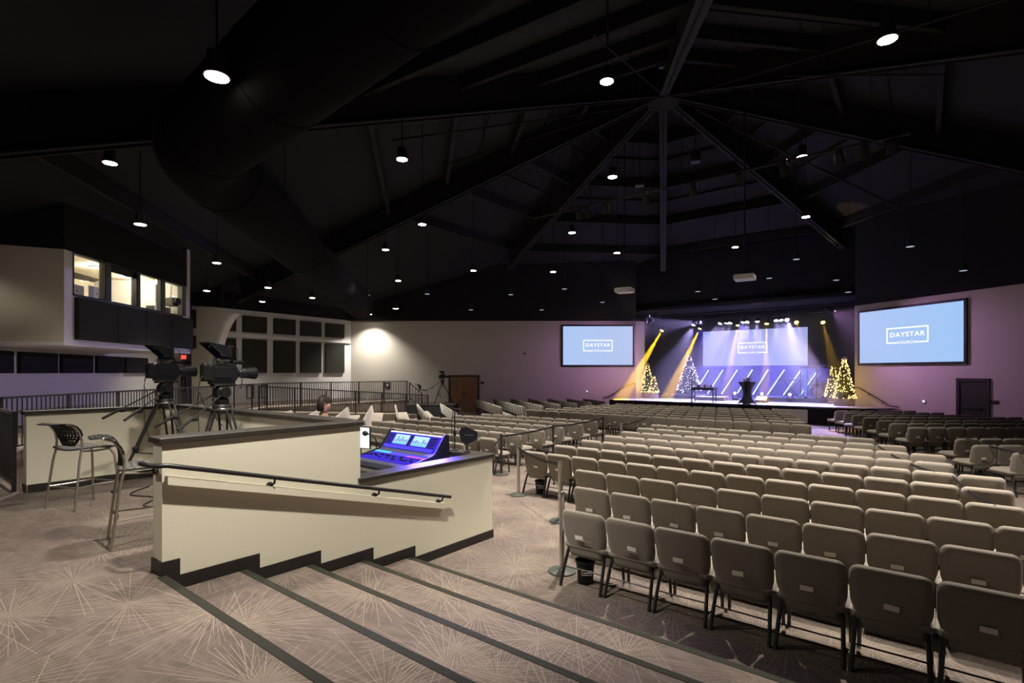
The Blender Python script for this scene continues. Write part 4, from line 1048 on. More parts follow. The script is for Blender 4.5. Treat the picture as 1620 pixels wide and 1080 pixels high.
for x0, x1, y0, y1, h, lab in ((-13.0, -10.6, 31.6, 33.4, .20, 'low dark riser under the tall lit tree'), (-10.4, -8.8, 29.4, 30.3, .22, 'low dark riser behind the stage table'), (-7.6, -3.6, 31.4, 33.3, .20, 'low dark riser under the drums')):
    o = empty('stage_riser', ((x0 + x1) / 2, (y0 + y1) / 2, DZ), 0, lab, 'riser')
    MB().box((0, 0, h / 2 - .015), (x1 - x0, y1 - y0, h - .03)).build('riser_body', riser, o); MB().box((0, 0, h - .015), (x1 - x0 + .02, y1 - y0 + .02, .03)).build('riser_deck', STAGEDECK, o)

# projection screens
def screen(loc, rz, w, h, label, ca, cb, estr, fontk=1.0, frame=True):
    o = empty('projection_screen', loc, rz, label, 'screen', 'projection screens')
    if frame:
        f = MB(); t = .10
        f.box((0, 0.02, h / 2 + t / 2), (w + 2 * t, .08, t)); f.box((0, 0.02, -h / 2 - t / 2), (w + 2 * t, .08, t)); f.box((-w / 2 - t / 2, 0.02, 0), (t, .08, h)); f.box((w / 2 + t / 2, 0.02, 0), (t, .08, h))
        f.build('frame', PLASTIC_BLK, o)
    m = bpy.data.materials.new('projected_slide'); m.use_nodes = True; nt = m.node_tree; nt.nodes.remove(nt.nodes['Principled BSDF'])
    tc = nt.nodes.new('ShaderNodeTexCoord'); gr = nt.nodes.new('ShaderNodeSeparateXYZ'); mx = nt.nodes.new('ShaderNodeMix'); mx.data_type = 'RGBA'
    nt.links.new(tc.outputs['Generated'], gr.inputs[0]); nt.links.new(gr.outputs[0], mx.inputs[0]); mx.inputs[6].default_value = (*ca, 1); mx.inputs[7].default_value = (*cb, 1)
    e = nt.nodes.new('ShaderNodeEmission'); e.inputs[1].default_value = estr; nt.links.new(mx.outputs[2], e.inputs[0]); nt.links.new(e.outputs[0], nt.nodes['Material Output'].inputs[0])
    s = MB().box((0, 0.0, 0), (w, .03, h)).build('picture', m, o)
    WH = emat('slide_white', (1, 1, 1), 1.15)
    lw_, lh, t = h * .74, h * .27, h * .024
    fr = MB(); fr.box((0, -.02, lh / 2), (lw_ + t, .006, t)); fr.box((-lw_ / 2, -.02, 0), (t, .006, lh)); fr.box((lw_ / 2, -.02, 0), (t, .006, lh))
    fr.box((-lw_ * .365, -.02, -lh / 2), (lw_ * .27 + t, .006, t)); fr.box((lw_ * .365, -.02, -lh / 2), (lw_ * .27 + t, .006, t)); fr.build('logo_frame', WH, s)
    text(s, 'DAYSTAR', h * .118 * fontk, (0, -.02, h * .01), WH, sx=1.12, spacing=1.15); text(s, 'CHURCH', h * .07, (0, -.02, -lh / 2), WH, sx=1.0, spacing=1.2)
    return o
lm = hit(945.5, 546.6, LWA, LWB) + nrm(LWA, LWB) * .06
screen(lm, YAW, 110 * 31.94 / F, 61 * 31.94 / F, 'blue projection screen on the wall left of the stage', (.42, .58, .90), (.48, .59, .89), 1.0)
ra, rb_ = col(1362, RWA, RWB), col(1526.7, RWA, RWB); rz_ = math.atan2(rb_.y - ra.y, rb_.x - ra.x)
zt, zb = zrow(494.9, ra), zrow(574.4, ra); rm = (ra + rb_) / 2 + nrm(RWA, RWB) * .06; rm.z = (zt + zb) / 2
screen(rm, rz_, (rb_ - ra).length, zt - zb, 'blue projection screen on the wall right of the stage', (.44, .58, .91), (.36, .57, .93), 1.0)
CA_, CB_ = Vector((-20, 33.75, 0)), Vector((0, 33.75, 0))
c0, c1 = hit(1112.3, 579, CA_, CB_), hit(1277.7, 516.9, CA_, CB_)
screen((c0 + c1) / 2, 0, c1.x - c0.x, c1.z - c0.z, 'wide lavender projection screen at the back of the stage', (.38, .42, .90), (.40, .46, .92), .95, 1.0, False)
# back panel with slanted light tubes
PA, PB = Vector((-20, 33.55, 0)), Vector((0, 33.55, 0))
pw0, pw1 = col(1085, PA, PB), col(1312, PA, PB)
bp = empty('backdrop_panel', ((pw0.x + pw1.x) / 2, 33.7, DZ), 0, 'dark blue-lit backdrop panel behind the slanted light tubes', 'panel')
MB().box((0, 0, .98), (pw1.x - pw0.x, .06, 1.9)).build('panel_face', mat('backdrop_grey', (.16, .16, .2), .7, var=.15, vscale=3), bp)
TUBE = emat('blue_white_tube', (.34, .50, 1.0), 3.6)
for i, (tx, ty, bx, by) in enumerate(((1100.5, 584, 1079, 622), (1121.7, 584, 1098, 622.5), (1144.4, 584, 1119, 623), (1167.3, 583.8, 1141, 623.8), (1191, 583.5, 1165, 624), (1215.8, 583.5, 1190.5, 624.5), (1241.6, 583.5, 1213.4, 625), (1268, 583.5, 1238.6, 625.7), (1292.6, 587, 1265, 626.3))):
    a, b_ = hit(tx, ty, PA, PB), hit(bx, by, PA, PB)
    o = empty('light_tube', b_, 0, 'slanted blue-white light tube below the stage screen, %s from the left' % ordw(i + 1), 'light', 'slanted stage light tubes')
    MB().cyl((0, 0, 0), a - b_, .030, n=8).build('tube', TUBE, o); MB().cyl((0, .06, 0), a - b_ + Vector((0, .06, 0)), .04, n=6).build('channel', METAL_BLK, o)
    for t in (0, 1): MB().lathe([(.045, -.03), (.045, .03)], (a - b_) * t, 8).build('end_cap', METAL_BLK, o)
# tables
TB = pz(1113.5, 636, DZ); tb = empty('stage_table', TB, R(-4), 'small dark table with red and white objects on the stage', 'table')
MB().rbox((0, 0, .76), (1.25, .5, .05), .01).build('table_top', METAL_BLK, tb)
for x in (-.56, .56):
    for y in (-.2, .2): MB().box((x, y, .37), (.05, .05, .74)).build('leg', METAL_BLK, tb)
MB().box((0, 0, .68), (1.15, .42, .10)).build('apron', METAL_BLK, tb)
for k, (x, c, lab) in enumerate(((-.25, (.5, .3, .35), 'pale gift box on the stage table'), (.05, (.45, .04, .05), 'red candle jar on the stage table left of the other'), (.38, (.4, .03, .06), 'red candle jar at the right end of the stage table'))):
    o = empty('gift_box' if k == 0 else 'candle_jar', TB + Vector((x, 0, .785)), .1, lab, 'box' if k == 0 else 'candle')
    if k == 0: MB().rbox((0, 0, .07), (.22, .16, .14), .01).build('box', mat('gift_paper', c, .6, var=.1), o); MB().box((0, 0, .142), (.03, .165, .006)).build('ribbon', RED, o)
    else: MB().lathe([(.05, 0), (.055, .01), (.055, .12), (.045, .13)], (0, 0, 0), 12).build('jar', mat('red_glass%d' % k, c, .3, var=.1), o, True); MB().lathe([(.048, .13), (.048, .15)], (0, 0, 0), 12).build('lid', CHROME, o)
mk = empty('stage_microphone', TB + Vector((-.75, .3, 0)), 0, 'thin microphone stand left of the stage table', 'microphone stand')
MB().cyl((0, 0, .02), (0, 0, 1.5), .012, n=6).build('pole', METAL_BLK, mk); MB().lathe([(.13, 0), (.13, .015), (.02, .03)], (0, 0, 0), 12).build('base', METAL_BLK, mk); MB().sphere((0, -.02, 1.53), .03, 8, 6).build('microphone', PLASTIC_BLK, mk)
CT = pz(1182, 639, DZ); ct = empty('cocktail_table', CT, 0, 'tall cocktail table in a tight black stretch cover on the stage', 'table')
n = 24; vs = []; fs = []; prof = [(0, .36), (.08, .34), (.25, .24), (.45, .19), (.65, .20), (.85, .27), (1.0, .37), (1.06, .40), (1.08, .40)]
for z, r_ in prof:
    for i in range(n):
        a = 2 * math.pi * i / n; k = 1 + (.28 * max(0, 1 - z / .3)) * math.cos(4 * a); zz = z + (.07 * (1 - math.cos(4 * a)) / 2 if z < .01 else 0)
        vs.append((r_ * k * math.cos(a), r_ * k * math.sin(a), zz))
for j in range(len(prof) - 1):
    for i in range(n): fs.append((j * n + i, j * n + (i + 1) % n, (j + 1) * n + (i + 1) % n, (j + 1) * n + i))
fs.append(tuple(range((len(prof) - 1) * n, len(prof) * n)))
MB().add(vs, fs).build('stretch_cover', mat('black_stretch', (.012, .012, .016), .7, var=.1), ct, True)
MB().lathe([(.41, 1.08), (.41, 1.10)], (0, 0, 0), 24).build('table_top', METAL_BLK, ct)
fl = empty('flower_arrangement', CT + Vector((0, 0, 1.10)), 0, 'low pink and white flower arrangement on the cocktail table', 'flowers')
MB().lathe([(.10, 0), (.16, .02), (.17, .06), (.14, .07)], (0, 0, 0), 14).build('bowl', WHITEP, fl, True)
for k in range(26):
    a = random.random() * 6.28; r_ = random.random() ** .5 * .26
    MB().sphere((r_ * math.cos(a), r_ * math.sin(a), .08 + .10 * (1 - r_ / .3) + random.random() * .03), .035 + .015 * random.random(), 7, 5, (1, 1, .7)).build('bloom', mat('bloom_%d' % (k % 3), ((.75, .7, .66), (.7, .3, .42), (.3, .38, .22))[k % 3], .7), fl, True)

# trees
LEAF = mat('fir_green', (.022, .045, .02), .8, var=.4, vscale=15); TLIGHT = emat('fairy_light_warm', (1.0, .62, .16), 9.0); TLIGHT2 = emat('fairy_light_cool', (.85, .72, 1.0), 5.0)
def tree(p, h, r, label, lights=110, cool=False, box=None, topper=True):
    o = empty('lit_tree', p, random.random() * 6, label, 'tree', 'lit trees on the stage'); b0 = .34 if box else .22
    m = MB(); tiers = 9
    for k in range(tiers):
        z0 = b0 + (h - b0) * (k / tiers) * .98; rr = r * (1 - k / tiers) ** .85 + .04; z1 = z0 + (h - b0) / tiers * 1.9; nn = 16; vs = [(0, 0, min(z1, h))]
        for i in range(nn):
            a = 2 * math.pi * i / nn + k * .37; q = rr * (1.0 if i % 2 == 0 else .72) * random.uniform(.9, 1.1); vs.append((q * math.cos(a), q * math.sin(a), z0 - (.05 if i % 2 == 0 else -.03) * r))
        vs.append((0, 0, z0 + .05)); fs = [(0, 1 + i, 1 + (i + 1) % nn) for i in range(nn)] + [(nn + 1, 1 + (i + 1) % nn, 1 + i) for i in range(nn)]
        m.add(vs, fs)
    m.build('foliage', LEAF, o)
    nd = MB()
    for k in range(int(260 * h / 2)):                    # needle sprigs that roughen the outline
        t = random.random() ** 1.3; a = random.random() * 6.283; z = b0 + (h - b0) * t; q = r * (1 - t) ** .9 * random.uniform(.8, 1.08) + .02
        c = Vector((q * math.cos(a), q * math.sin(a), z)); d_ = Vector((math.cos(a), math.sin(a), -.4)).normalized() * .09; s_ = Vector((-math.sin(a), math.cos(a), 0)) * .035
        nd.add([c - d_ + s_, c - d_ - s_, c + d_, c - d_ + Vector((0, 0, .05))], [(0, 1, 2), (1, 3, 2), (3, 0, 2), (0, 3, 1)])
    tag(nd.build('needles', LEAF, o, fix=False), kind='stuff')
    ll = MB()
    for k in range(lights):
        t = random.random() ** 1.6 * .97; a = random.random() * 6.283; z = b0 + .03 + (h - b0) * t; q = r * (1 - t) ** .88 * random.uniform(1.02, 1.14) + .05
        c = Vector((q * math.cos(a), q * math.sin(a), z)); e = .021
        ll.add([c + Vector(v) * e for v in ((1, 0, 0), (-1, 0, 0), (0, 1, 0), (0, -1, 0), (0, 0, 1), (0, 0, -1))], [(0, 2, 4), (2, 1, 4), (1, 3, 4), (3, 0, 4), (2, 0, 5), (1, 2, 5), (3, 1, 5), (0, 3, 5)])
    tag(ll.build('fairy_lights', TLIGHT2 if cool else TLIGHT, o, fix=False), kind='stuff')
    MB().cyl((0, 0, 0), (0, 0, h * .5), .035, n=8).build('trunk', WOOD, o)
    if box: MB().rbox((0, 0, .17), (box, box, .34), .015).build('planter_box', mat('wrapped_box', (.42, .36, .36), .7, var=.15, vscale=6), o)
    else: MB().lathe([(.2, 0), (.2, .03), (.05, .06)], (0, 0, 0), 12).build('stand', METAL_BLK, o)
    if topper:
        tp = MB()
        for k in range(5):
            a = k * 1.257; tp.sphere((.08 * math.cos(a), .08 * math.sin(a), h + .03), .055, 8, 6, (1.2, 1.2, .8))
        tp.sphere((0, 0, h + .08), .07, 8, 6); tp.build('bow', mat('pale_bow', (.6, .52, .45), .6), o, True)
    point('tree_glow', p + Vector((0, -r * 1.3, h * .4)), 10 if not cool else 4, (1, .6, .2) if not cool else (.8, .7, 1), .2, o)
    return o
def at_y(px, Y, Z): p = col(px, Vector((-30, Y, 0)), Vector((10, Y, 0))); p.z = Z; return p
tree(at_y(1024.5, 30.3, DZ), 1.98, .36, 'lit fir tree with a bow at the far left of the stage', 230, box=.5)
tree(at_y(1034, 29.9, DZ), 1.30, .25, 'shorter lit fir tree at its side, left end of the stage', 130, box=.42, topper=False)
tree(at_y(1090, 32.5, DZ + .2), 2.4, .64, 'tall pale-lit fir tree behind the second yellow beam', 300, True, topper=False)
tree(at_y(1318, 30.2, DZ), 1.85, .30, 'slim lit fir tree beside the drums', 150, box=.4, topper=False)
tree(at_y(1336, 28.9, DZ), 2.15, .38, 'golden lit fir tree with a bow at the right end of the stage', 280, box=.62)

# drum kit and its shield
DK = at_y(1298, 31.6, DZ + .2)
SHELL = mat('drum_shell', (.10, .02, .03), .35, var=.1); BRASS = mat('cymbal_bronze', (.55, .35, .14), .3, .9, var=.1); HEADW = mat('drum_head', (.7, .68, .66), .6)
dr = empty('drum_kit', DK, R(-20), 'dark red drum kit with two cymbals at the right of the stage', 'drum kit')
def drum(c, r_, h_, ax, nm):
    d_ = MB().lathe([(r_, 0), (r_, h_)], c, 18, ax).build(nm, SHELL, dr, True)
    MB().lathe([(r_ * .98, -.004), (r_ * .98, .0)], c, 18, ax).build('drum_head', HEADW, d_); q = Vector(c) + ax @ Vector((0, 0, h_)); MB().lathe([(r_ * .98, 0), (r_ * .98, .005)], q, 18, ax).build('drum_head', HEADW, d_)
    MB().lathe([(r_ + .012, 0), (r_ + .012, .03)], c, 18, ax).build('hoop', CHROME, d_, True)
I3 = Matrix.Identity(3); XR = Matrix.Rotation(R(90), 3, 'X')
drum((0, .2, .29), .28, .4, XR, 'kick_drum'); drum((-.3, .1, .62), .15, .2, Matrix.Rotation(R(15), 3, 'X'), 'rack_tom'); drum((.15, .1, .62), .16, .22, Matrix.Rotation(R(15), 3, 'X'), 'rack_tom'); drum((.55, .25, .3), .2, .36, I3, 'floor_tom'); drum((-.5, .35, .52), .18, .14, I3, 'snare_drum')
for x, y, z in ((-.55, .0, 1.15), (.5, -.05, 1.0)):
    s_ = MB().cyl((x, y, 0), (x, y, z), .012, n=6).build('cymbal_stand', CHROME, dr); MB().lathe([(.24, z), (.23, z + .012), (.05, z + .03), (.01, z + .04)], (x, y, 0), 18).build('cymbal', BRASS, dr, True)
    for k in range(3):
        a = k * 2.09; MB().cyl((x, y, .2), (x + .22 * math.cos(a), y + .22 * math.sin(a), 0.01), .008, n=5).build('stand_leg', CHROME, s_)
sh = empty('drum_shield', at_y(1296, 31.0, DZ + .2), 0, 'dark framed clear shield around the drums', 'screen')
MB().box((.1, .6, 1.62), (1.9, 1.6, .10)).build('canopy', METAL_BLK, sh)
for x in (-.82, -.1, 1.0):
    MB().box((x, -.15, .8), (.04, .04, 1.6)).build('post', METAL_BLK, sh)
for x0, x1 in ((-.8, -.12), (-.08, .98)): MB().box(((x0 + x1) / 2, -.15, .8), (x1 - x0, .012, 1.54)).build('clear_panel', GLASS, sh)
tw = empty('light_tower', at_y(1274.5, 31.2, DZ + .2), 0, 'upright blue-lit column left of the drums', 'light')
MB().box((0, 0, .8), (.16, .10, 1.6)).build('column', METAL_BLK, tw); MB().box((0, -.055, .82), (.11, .01, 1.45)).build('diffuser', emat('tower_blue', (.12, .22, 1), .9), tw)
kb = empty('keyboard_stand', at_y(1252, 31.9, DZ + .2), R(-5), 'long thin pink-lit keyboard on a stand at the back of the stage', 'keyboard')
MB().rbox((0, 0, .95), (1.35, .3, .07), .015).build('keyboard', PLASTIC_GREY, kb); MB().box((0, -.06, .99), (1.2, .14, .01)).build('keys', WHITEP, kb)
for s_ in (-1, 1): MB().cyl((s_ * .4, 0, 0.01), (-s_ * .4, 0, .91), .018, n=6).build('stand_leg', METAL_BLK, kb)
# amplifier and monitor wedges
for px, Y, lab in ((1052, 30.8, 'small black stage wedge speaker near the left trees'), (1205, 29.2, 'small black wedge speaker behind the cocktail table')):
    o = empty('stage_wedge', at_y(px, Y, DZ), R(170), lab, 'speaker'); MB().extr([(-.2, 0), (.22, 0), (.2, .12), (-.1, .34), (-.2, .30)], (0, 0, 0), (0, 1, 0), (0, 0, 1), (1, 0, 0), -.28, .28).build('cabinet', PLASTIC_BLK, o); MB().box((0, .08, .232), (.5, .32, .012), Matrix.Rotation(R(-36), 3, 'X')).build('grille', METAL_BLK, o)

# ================================================================== STAGE LIGHTING
TY, TZ = 30.35, 5.0
tr = empty('lighting_truss', (-8.0, TY, TZ + .42), 0, 'black lighting pipe with stage lamps above the stage front', 'truss')
MB().cyl((-5.6, 0, 0), (6.2, 0, 0), .03, n=8).build('pipe', STEEL, tr); MB().cyl((-5.6, 0, .35), (6.2, 0, .35), .03, n=8).build('pipe', STEEL, tr)
for k in range(13): MB().cyl((-5.6 + k * .98, 0, 0), (-5.6 + (k + .5) * .98, 0, .35), .015, n=5).build('brace', STEEL, tr)
for x in (-5, -2, 1, 4, 6): MB().cyl((x, 0, .35), (x, 0, .75), .01, n=5).build('hanger', STEEL, tr)
def par(p, aim, lens, label, group, r=.11, skin=PLASTIC_BLK):
    o = empty('stage_lamp', p, 0, label, 'stage light', group); d_ = (Vector(aim) - Vector(p)).normalized(); q = d_.to_track_quat('Z', 'Y').to_matrix()
    MB().lathe([(r * .55, -.30), (r * .8, -.26), (r, -.12), (r, .0), (r * .93, .0), (r * .9, -.03)], (0, 0, 0), 14, q).build('can', skin, o, True)
    MB().lathe([(r * .9, -.02), (r * .9, -.012)], (0, 0, 0), 14, q).build('lens', lens, o)
    MB().tube([(-r * 1.25, 0, -.02), (-r * 1.25, 0, .26), (r * 1.25, 0, .26), (r * 1.25, 0, -.02)], .012, 6).build('yoke', METAL_BLK, o); MB().box((0, 0, .33), (.05, .06, .14)).build('clamp', METAL_BLK, o)
    return o
TA, TBv = Vector((-30, TY, 0)), Vector((10, TY, 0))
whites = [1097, 1139, 1149, 1155, 1175, 1182, 1198, 1228, 1236, 1245]
wa_ = [(-12.0, 28.6), (-10.9, 28.0), (-10.4, 29), (-9.6, 28.2), (-8.8, 28.9), (-8.0, 28.0), (-7.0, 28.8), (-5.4, 28.2), (-4.6, 28.8), (-3.2, 23.9)]
for i, px in enumerate(whites):
    p = col(px, TA, TBv); p.z = TZ + .1; aim = Vector((wa_[i][0], wa_[i][1], DZ if wa_[i][1] > 25 else 0))
    o = par(p, aim, LENS_WHT, 'bright white stage lamp on the front pipe, %s white lamp from the left' % ordw(i + 1), 'white stage lamps')
    d_ = (aim - p).normalized(); spot('stage_lamp_beam', p + d_ * .02, aim, STAGE_W * (4 if i == 9 else 1), (.50, .42, 1.0), 20 if i == 9 else 44, .6, .08, o)
yel = [(1047, (983, 27.6, DZ), 9.5), (1107, (1054, 28.9, DZ), 10), (1167, (1146, 28.9, DZ), 8), (1213, (1210, 28.8, DZ), 8), (1260, (1330, 684, 0), 10), (1302, (1345, 682, 0), 10)]
for i, (px, (ax_, ay, az_), ang) in enumerate(yel):
    p = col(px, TA, TBv); p.z = TZ - (.12 if px in (1047, 1107, 1302) else .05); aim = at_y(ax_, ay, az_) if az_ else pz(ax_, ay, az_)
    o = par(p, aim, LENS_YEL, 'amber moving stage lamp on the front pipe, %s amber lamp from the left' % ordw(i + 1), 'amber stage lamps', .10)
    d_ = (aim - p).normalized(); spot('amber_beam', p + d_ * .03, aim, BEAM_W * (1 if i < 2 else .35 if i < 4 else .04), (1, .54, .01), ang, .25, .03, o)
for i, (px, py) in enumerate(((1163, 618), (1206, 621), (1250, 622.5))):
    p = at_y(px, 31.2, DZ + .42); o = empty('floor_lamp_head', p + Vector((0, 0, -.42)), 0, 'small bright floor lamp on the stage, %s of three from the left' % ordw(i + 1), 'stage light', 'floor lamps on the stage')
    MB().rbox((0, 0, .06), (.26, .26, .12), .02).build('base', PLASTIC_BLK, o); MB().box((-.13, 0, .24), (.03, .08, .28)).build('yoke_arm', PLASTIC_BLK, o); MB().box((.13, 0, .24), (.03, .08, .28)).build('yoke_arm', PLASTIC_BLK, o)
    MB().sphere((0, .02, .36), .10, 12, 8).build('head', PLASTIC_BLK, o, True); MB().lathe([(.07, 0), (.06, .01)], (0, -.075, .38), 14, Matrix.Rotation(R(75), 3, 'X')).build('lens', emat('floor_lens', (1, .85, .6), 14), o)
    aim = p + (Vector((-2.2, -.6, 2.2)), Vector((-.05, -.4, 3)), Vector((.7, -.6, 2)))[i]
    spot('floor_beam', p + Vector((0, -.1, .06)), aim, 1500, (1, .66, .25), 12, .4, .03, o)
# two added purple wash lamps, in place of stage light bouncing onto the walls
for i, (x, aim, lab) in enumerate(((-11.8, hit(930, 600, LWA, LWB), 'added purple wash lamp aimed at the left wall'), (-3.4, hit(1490, 590, RWA, RWB), 'added purple wash lamp aimed at the right wall'))):
    p = Vector((x, 26.6, TZ + .05)); o = par(p, aim, emat('added_wash_lens', (.6, .3, 1), 3), lab, 'added purple wash lamps', .10)
    d_ = (Vector(aim) - p).normalized(); spot('added_wash_beam', p + d_ * .03, aim, WASH_W, (.62, .30, .72), 105, 1.0, .1, o)
p = Vector((-10.2, 29.9, TZ + .2)); aim = Vector((-20.5, 4.2, 3.0)); o = par(p, aim, emat('added_violet_lens', (.4, .3, 1), 3), 'added violet wash lamp turned towards the control room side of the hall', 'added purple wash lamps', .10)  # added lamp, tints the shaded diagonal wall lavender
spot('added_violet_wash', p + (aim - p).normalized() * .03, aim, 5000, (.50, .40, 1), 26, .9, .1, o)
# blue-violet wash for the backdrop from the stage pipe
for i, x in enumerate((-10.8, -8.4, -6.0)):
    p = Vector((x, 31.4, 5.3)); o = par(p, (x, 33.4, 1.5), emat('blue_lens', (.2, .15, 1), 3), 'blue wash lamp over the backdrop, %s from the left' % ordw(i + 1), 'blue wash lamps', .10)
    spot('blue_wash', p + Vector((0, .03, -.06)), (x, 33.4, 1.4), 1700, (.10, .08, 1), 70, .8, .1, o)

# house lighting pipe
HP = Vector((0, 14.3, 7.55)); hA, hB = Vector((-30, 14.3, 0)), Vector((10, 14.3, 0))
x0, x1 = col(845, hA, hB).x, col(1440, hA, hB).x
hp = empty('lighting_pipe', ((x0 + x1) / 2, 14.3, 7.55), 0, 'long thin lighting pipe hung across the hall under the roof', 'pipe'); cxm = (x0 + x1) / 2
MB().cyl((x0 - cxm, 0, 0), (x1 - cxm, 0, 0), .035, n=8).build('pipe_run', FLANGE, hp)
for k in range(7):
    x = x0 + (x1 - x0) * (k + .5) / 7; MB().cyl((x - cxm, 0, 0), (x - cxm, 0, roof_z((x, 14.3)) - 7.55), .012, n=5).build('hanger', STEEL, hp)
for i, px in enumerate((918, 932, 958, 1024, 1099, 1170, 1243, 1330, 1366, 1412)):
    p = col(px, hA, hB); p.z = 7.2
    par(p, p + Vector((.25 * math.sin(i * 2.1), 1.1, -1.5)), emat('dark_lens', (.3, .3, .4), .05), 'black unlit spotlight on the hall lighting pipe, %s from the left' % ordw(i + 1), 'unlit hall spotlights', .10, STEEL)
# projectors on drop poles
for px, py, d_, lab in ((1178, 443, 18.0, 'white projector hanging before the stage, nearer the screen side'), (988, 463, 21.0, 'white projector hanging left of the stage centre')):
    p = pd(px, py, d_); o = empty('projector', p, R(8), lab, 'projector', 'hanging projectors')
    MB().rbox((0, 0, .09), (.66, .6, .18), .03).build('case', WHITEP, o); MB().lathe([(.09, 0), (.09, .06), (.07, .06)], (.15, .3, .09), 14, Matrix.Rotation(R(-90), 3, 'X')).build('lens', PLASTIC_BLK, o, True)
    MB().cyl((0, 0, .18), (0, 0, roof_z(p) - p.z), .022, n=8).build('drop_pole', STEEL, o)
for px, py, d_, lab in ((1100, 250, 17.0, 'small black speaker box hung near the roof centre, higher one'), (1012, 288, 18.0, 'small black speaker box hung near the roof centre, lower one')):
    p = pd(px, py, d_); o = empty('hanging_speaker', p, .4, lab, 'speaker', 'hanging speaker boxes')
    MB().rbox((0, 0, 0), (.3, .28, .28), .02).build('cabinet', PLASTIC_BLK, o); MB().box((0, -.143, 0), (.25, .006, .22)).build('grille', METAL_BLK, o); MB().cyl((0, 0, .14), (0, 0, roof_z(p) - p.z), .014, n=6).build('drop_pole', STEEL, o)

# ================================================================== WALL FITTINGS
ln_ = nrm(LWA, LWB)
a, b_ = col(712, LWA, LWB), col(756, LWA, LWB); d2 = empty('door_2', (0, 0, 0), kind='structure', label='brown wooden double door in the grey wall')
q = (b_ - a).normalized(); fr = MB(); fr.wall(a - q * .09, a, 0, 2.2, -.01, .06); fr.wall(b_, b_ + q * .09, 0, 2.2, -.01, .06); fr.wall(a - q * .09, b_ + q * .09, 2.12, 2.22, -.01, .06); fr.build('frame', SKIRT, d2)
for s0, s1 in ((0, .497), (.503, 1)):
    lf = MB().wall(a.lerp(b_, s0), a.lerp(b_, s1), .01, 2.12, 0, .04).build('door_leaf', WOOD, d2); c = a.lerp(b_, .46 if s0 == 0 else .54)
    hm = MB(); hm.wall(c - q * .03, c + q * .03, 1.0, 1.14, .04, .06); hm.tube([c + ln_ * .06 + Vector((0, 0, 1.07)), c + ln_ * .10 + Vector((0, 0, 1.07)), c + ln_ * .10 + q * (-.12 if s0 == 0 else .12) + Vector((0, 0, 1.07))], .012, 6); hm.build('door_handle', METAL_BLK, lf)
rn = nrm(RWA, RWB)
a, b_ = col(1519, RWA, RWB), col(1563, RWA, RWB); q = (b_ - a).normalized(); zt = zrow(603, a)
d3 = empty('door_3', (0, 0, 0), kind='structure', label='dark doorway recess in the grey wall below the right screen')
fr = MB(); fr.wall(a - q * .12, a, 0, zt, -.01, .05); fr.wall(b_, b_ + q * .08, 0, zt, -.01, .05); fr.wall(a - q * .12, b_ + q * .08, zt, zt + .12, -.01, .05); fr.build('frame', SKIRT, d3)
lf = MB().wall(a, b_, .01, zt, 0, .02).build('door_leaf', mat('dark_door', (.016, .013, .013), .5, var=.2, vscale=3), d3)
MB().wall(a + q * .2, b_ - q * .2, 1.0, 1.06, .02, .07).build('push_bar', METAL_BLK, lf)
def fitting(name, A, B, px, py, w, h, m, label, cat, t=.03, inner=None):
    p = hit(px, py, A, B); n_ = nrm(A, B); o = empty(name, p, math.atan2((B - A).y, (B - A).x), label, cat)
    s_ = 1 if Vector((0, -1, 0)).dot(Matrix.Rotation(o.rotation_euler.z, 3, 'Z').inverted() @ n_) > 0 else -1
    MB().rbox((0, -s_ * t / 2, 0), (w, t, h), .006).build('plate', m, o)
    MB().box((0, -s_ * (t + .004), 0), (w * .45, .01, h * .45)).build('face', inner or PLASTIC_GREY, o)
fitting('room_sign', LWA, LWB, 763, 605.5, .22, .14, SKIRT, 'small dark room sign beside the wooden double door', 'sign')
fitting('light_switch', LWA, LWB, 928.5, 618.5, .14, .14, WHITEP, 'small white glowing switch plate below the left screen', 'switch', .03, emat('switch_glow', (.7, .75, 1), 1.5))
fitting('light_switch', RWA, RWB, 1462, 634.5, .16, .15, WHITEP, 'small white glowing switch plate below the right screen', 'switch', .03, emat('switch_glow', (.7, .75, 1), 1.5))
fitting('room_sign', RWA, RWB, 1573.5, 636, .26, .12, SKIRT, 'small dark room sign beside the dark doorway', 'sign')
fitting('wall_sensor', LWA, LWB, 830, 559, .12, .10, PLASTIC_BLK, 'small dark sensor high on the grey wall', 'sensor')
fitting('wall_frame', LWA, LWB, 613, 609, .35, .35, SKIRT, 'small framed notice on the wall behind the railing end', 'frame', .03, WHITEP)
def wallrail(A, B, pts, label, lo):
    n_ = nrm(A, B); P = [hit(px, py, A, B) + n_ * .09 for px, py in pts]; o = empty('stair_handrail', P[0], 0, label, 'handrail')
    MB().tube([p - P[0] for p in P], .025, 8).build('rail', METAL_BLK, o, True)
    for t in (.3, .75):
        p = P[1].lerp(P[-2], t); MB().tube([p - P[0] - Vector((0, 0, .02)), p - P[0] - Vector((0, 0, .08)), p - P[0] - n_ * .09 - Vector((0, 0, .09))], .014, 6).build('bracket', METAL_BLK, o)
wallrail(LWA, LWB, [(954, 628), (962, 627.5), (992, 608.5), (1005, 606)], 'dark handrail rising to the stage on the left wall', 0)
wallrail(RWA, RWB, [(1353, 612.5), (1362, 613.5), (1411, 642), (1424, 643.5)], 'dark handrail descending from the stage on the right wall', 0)

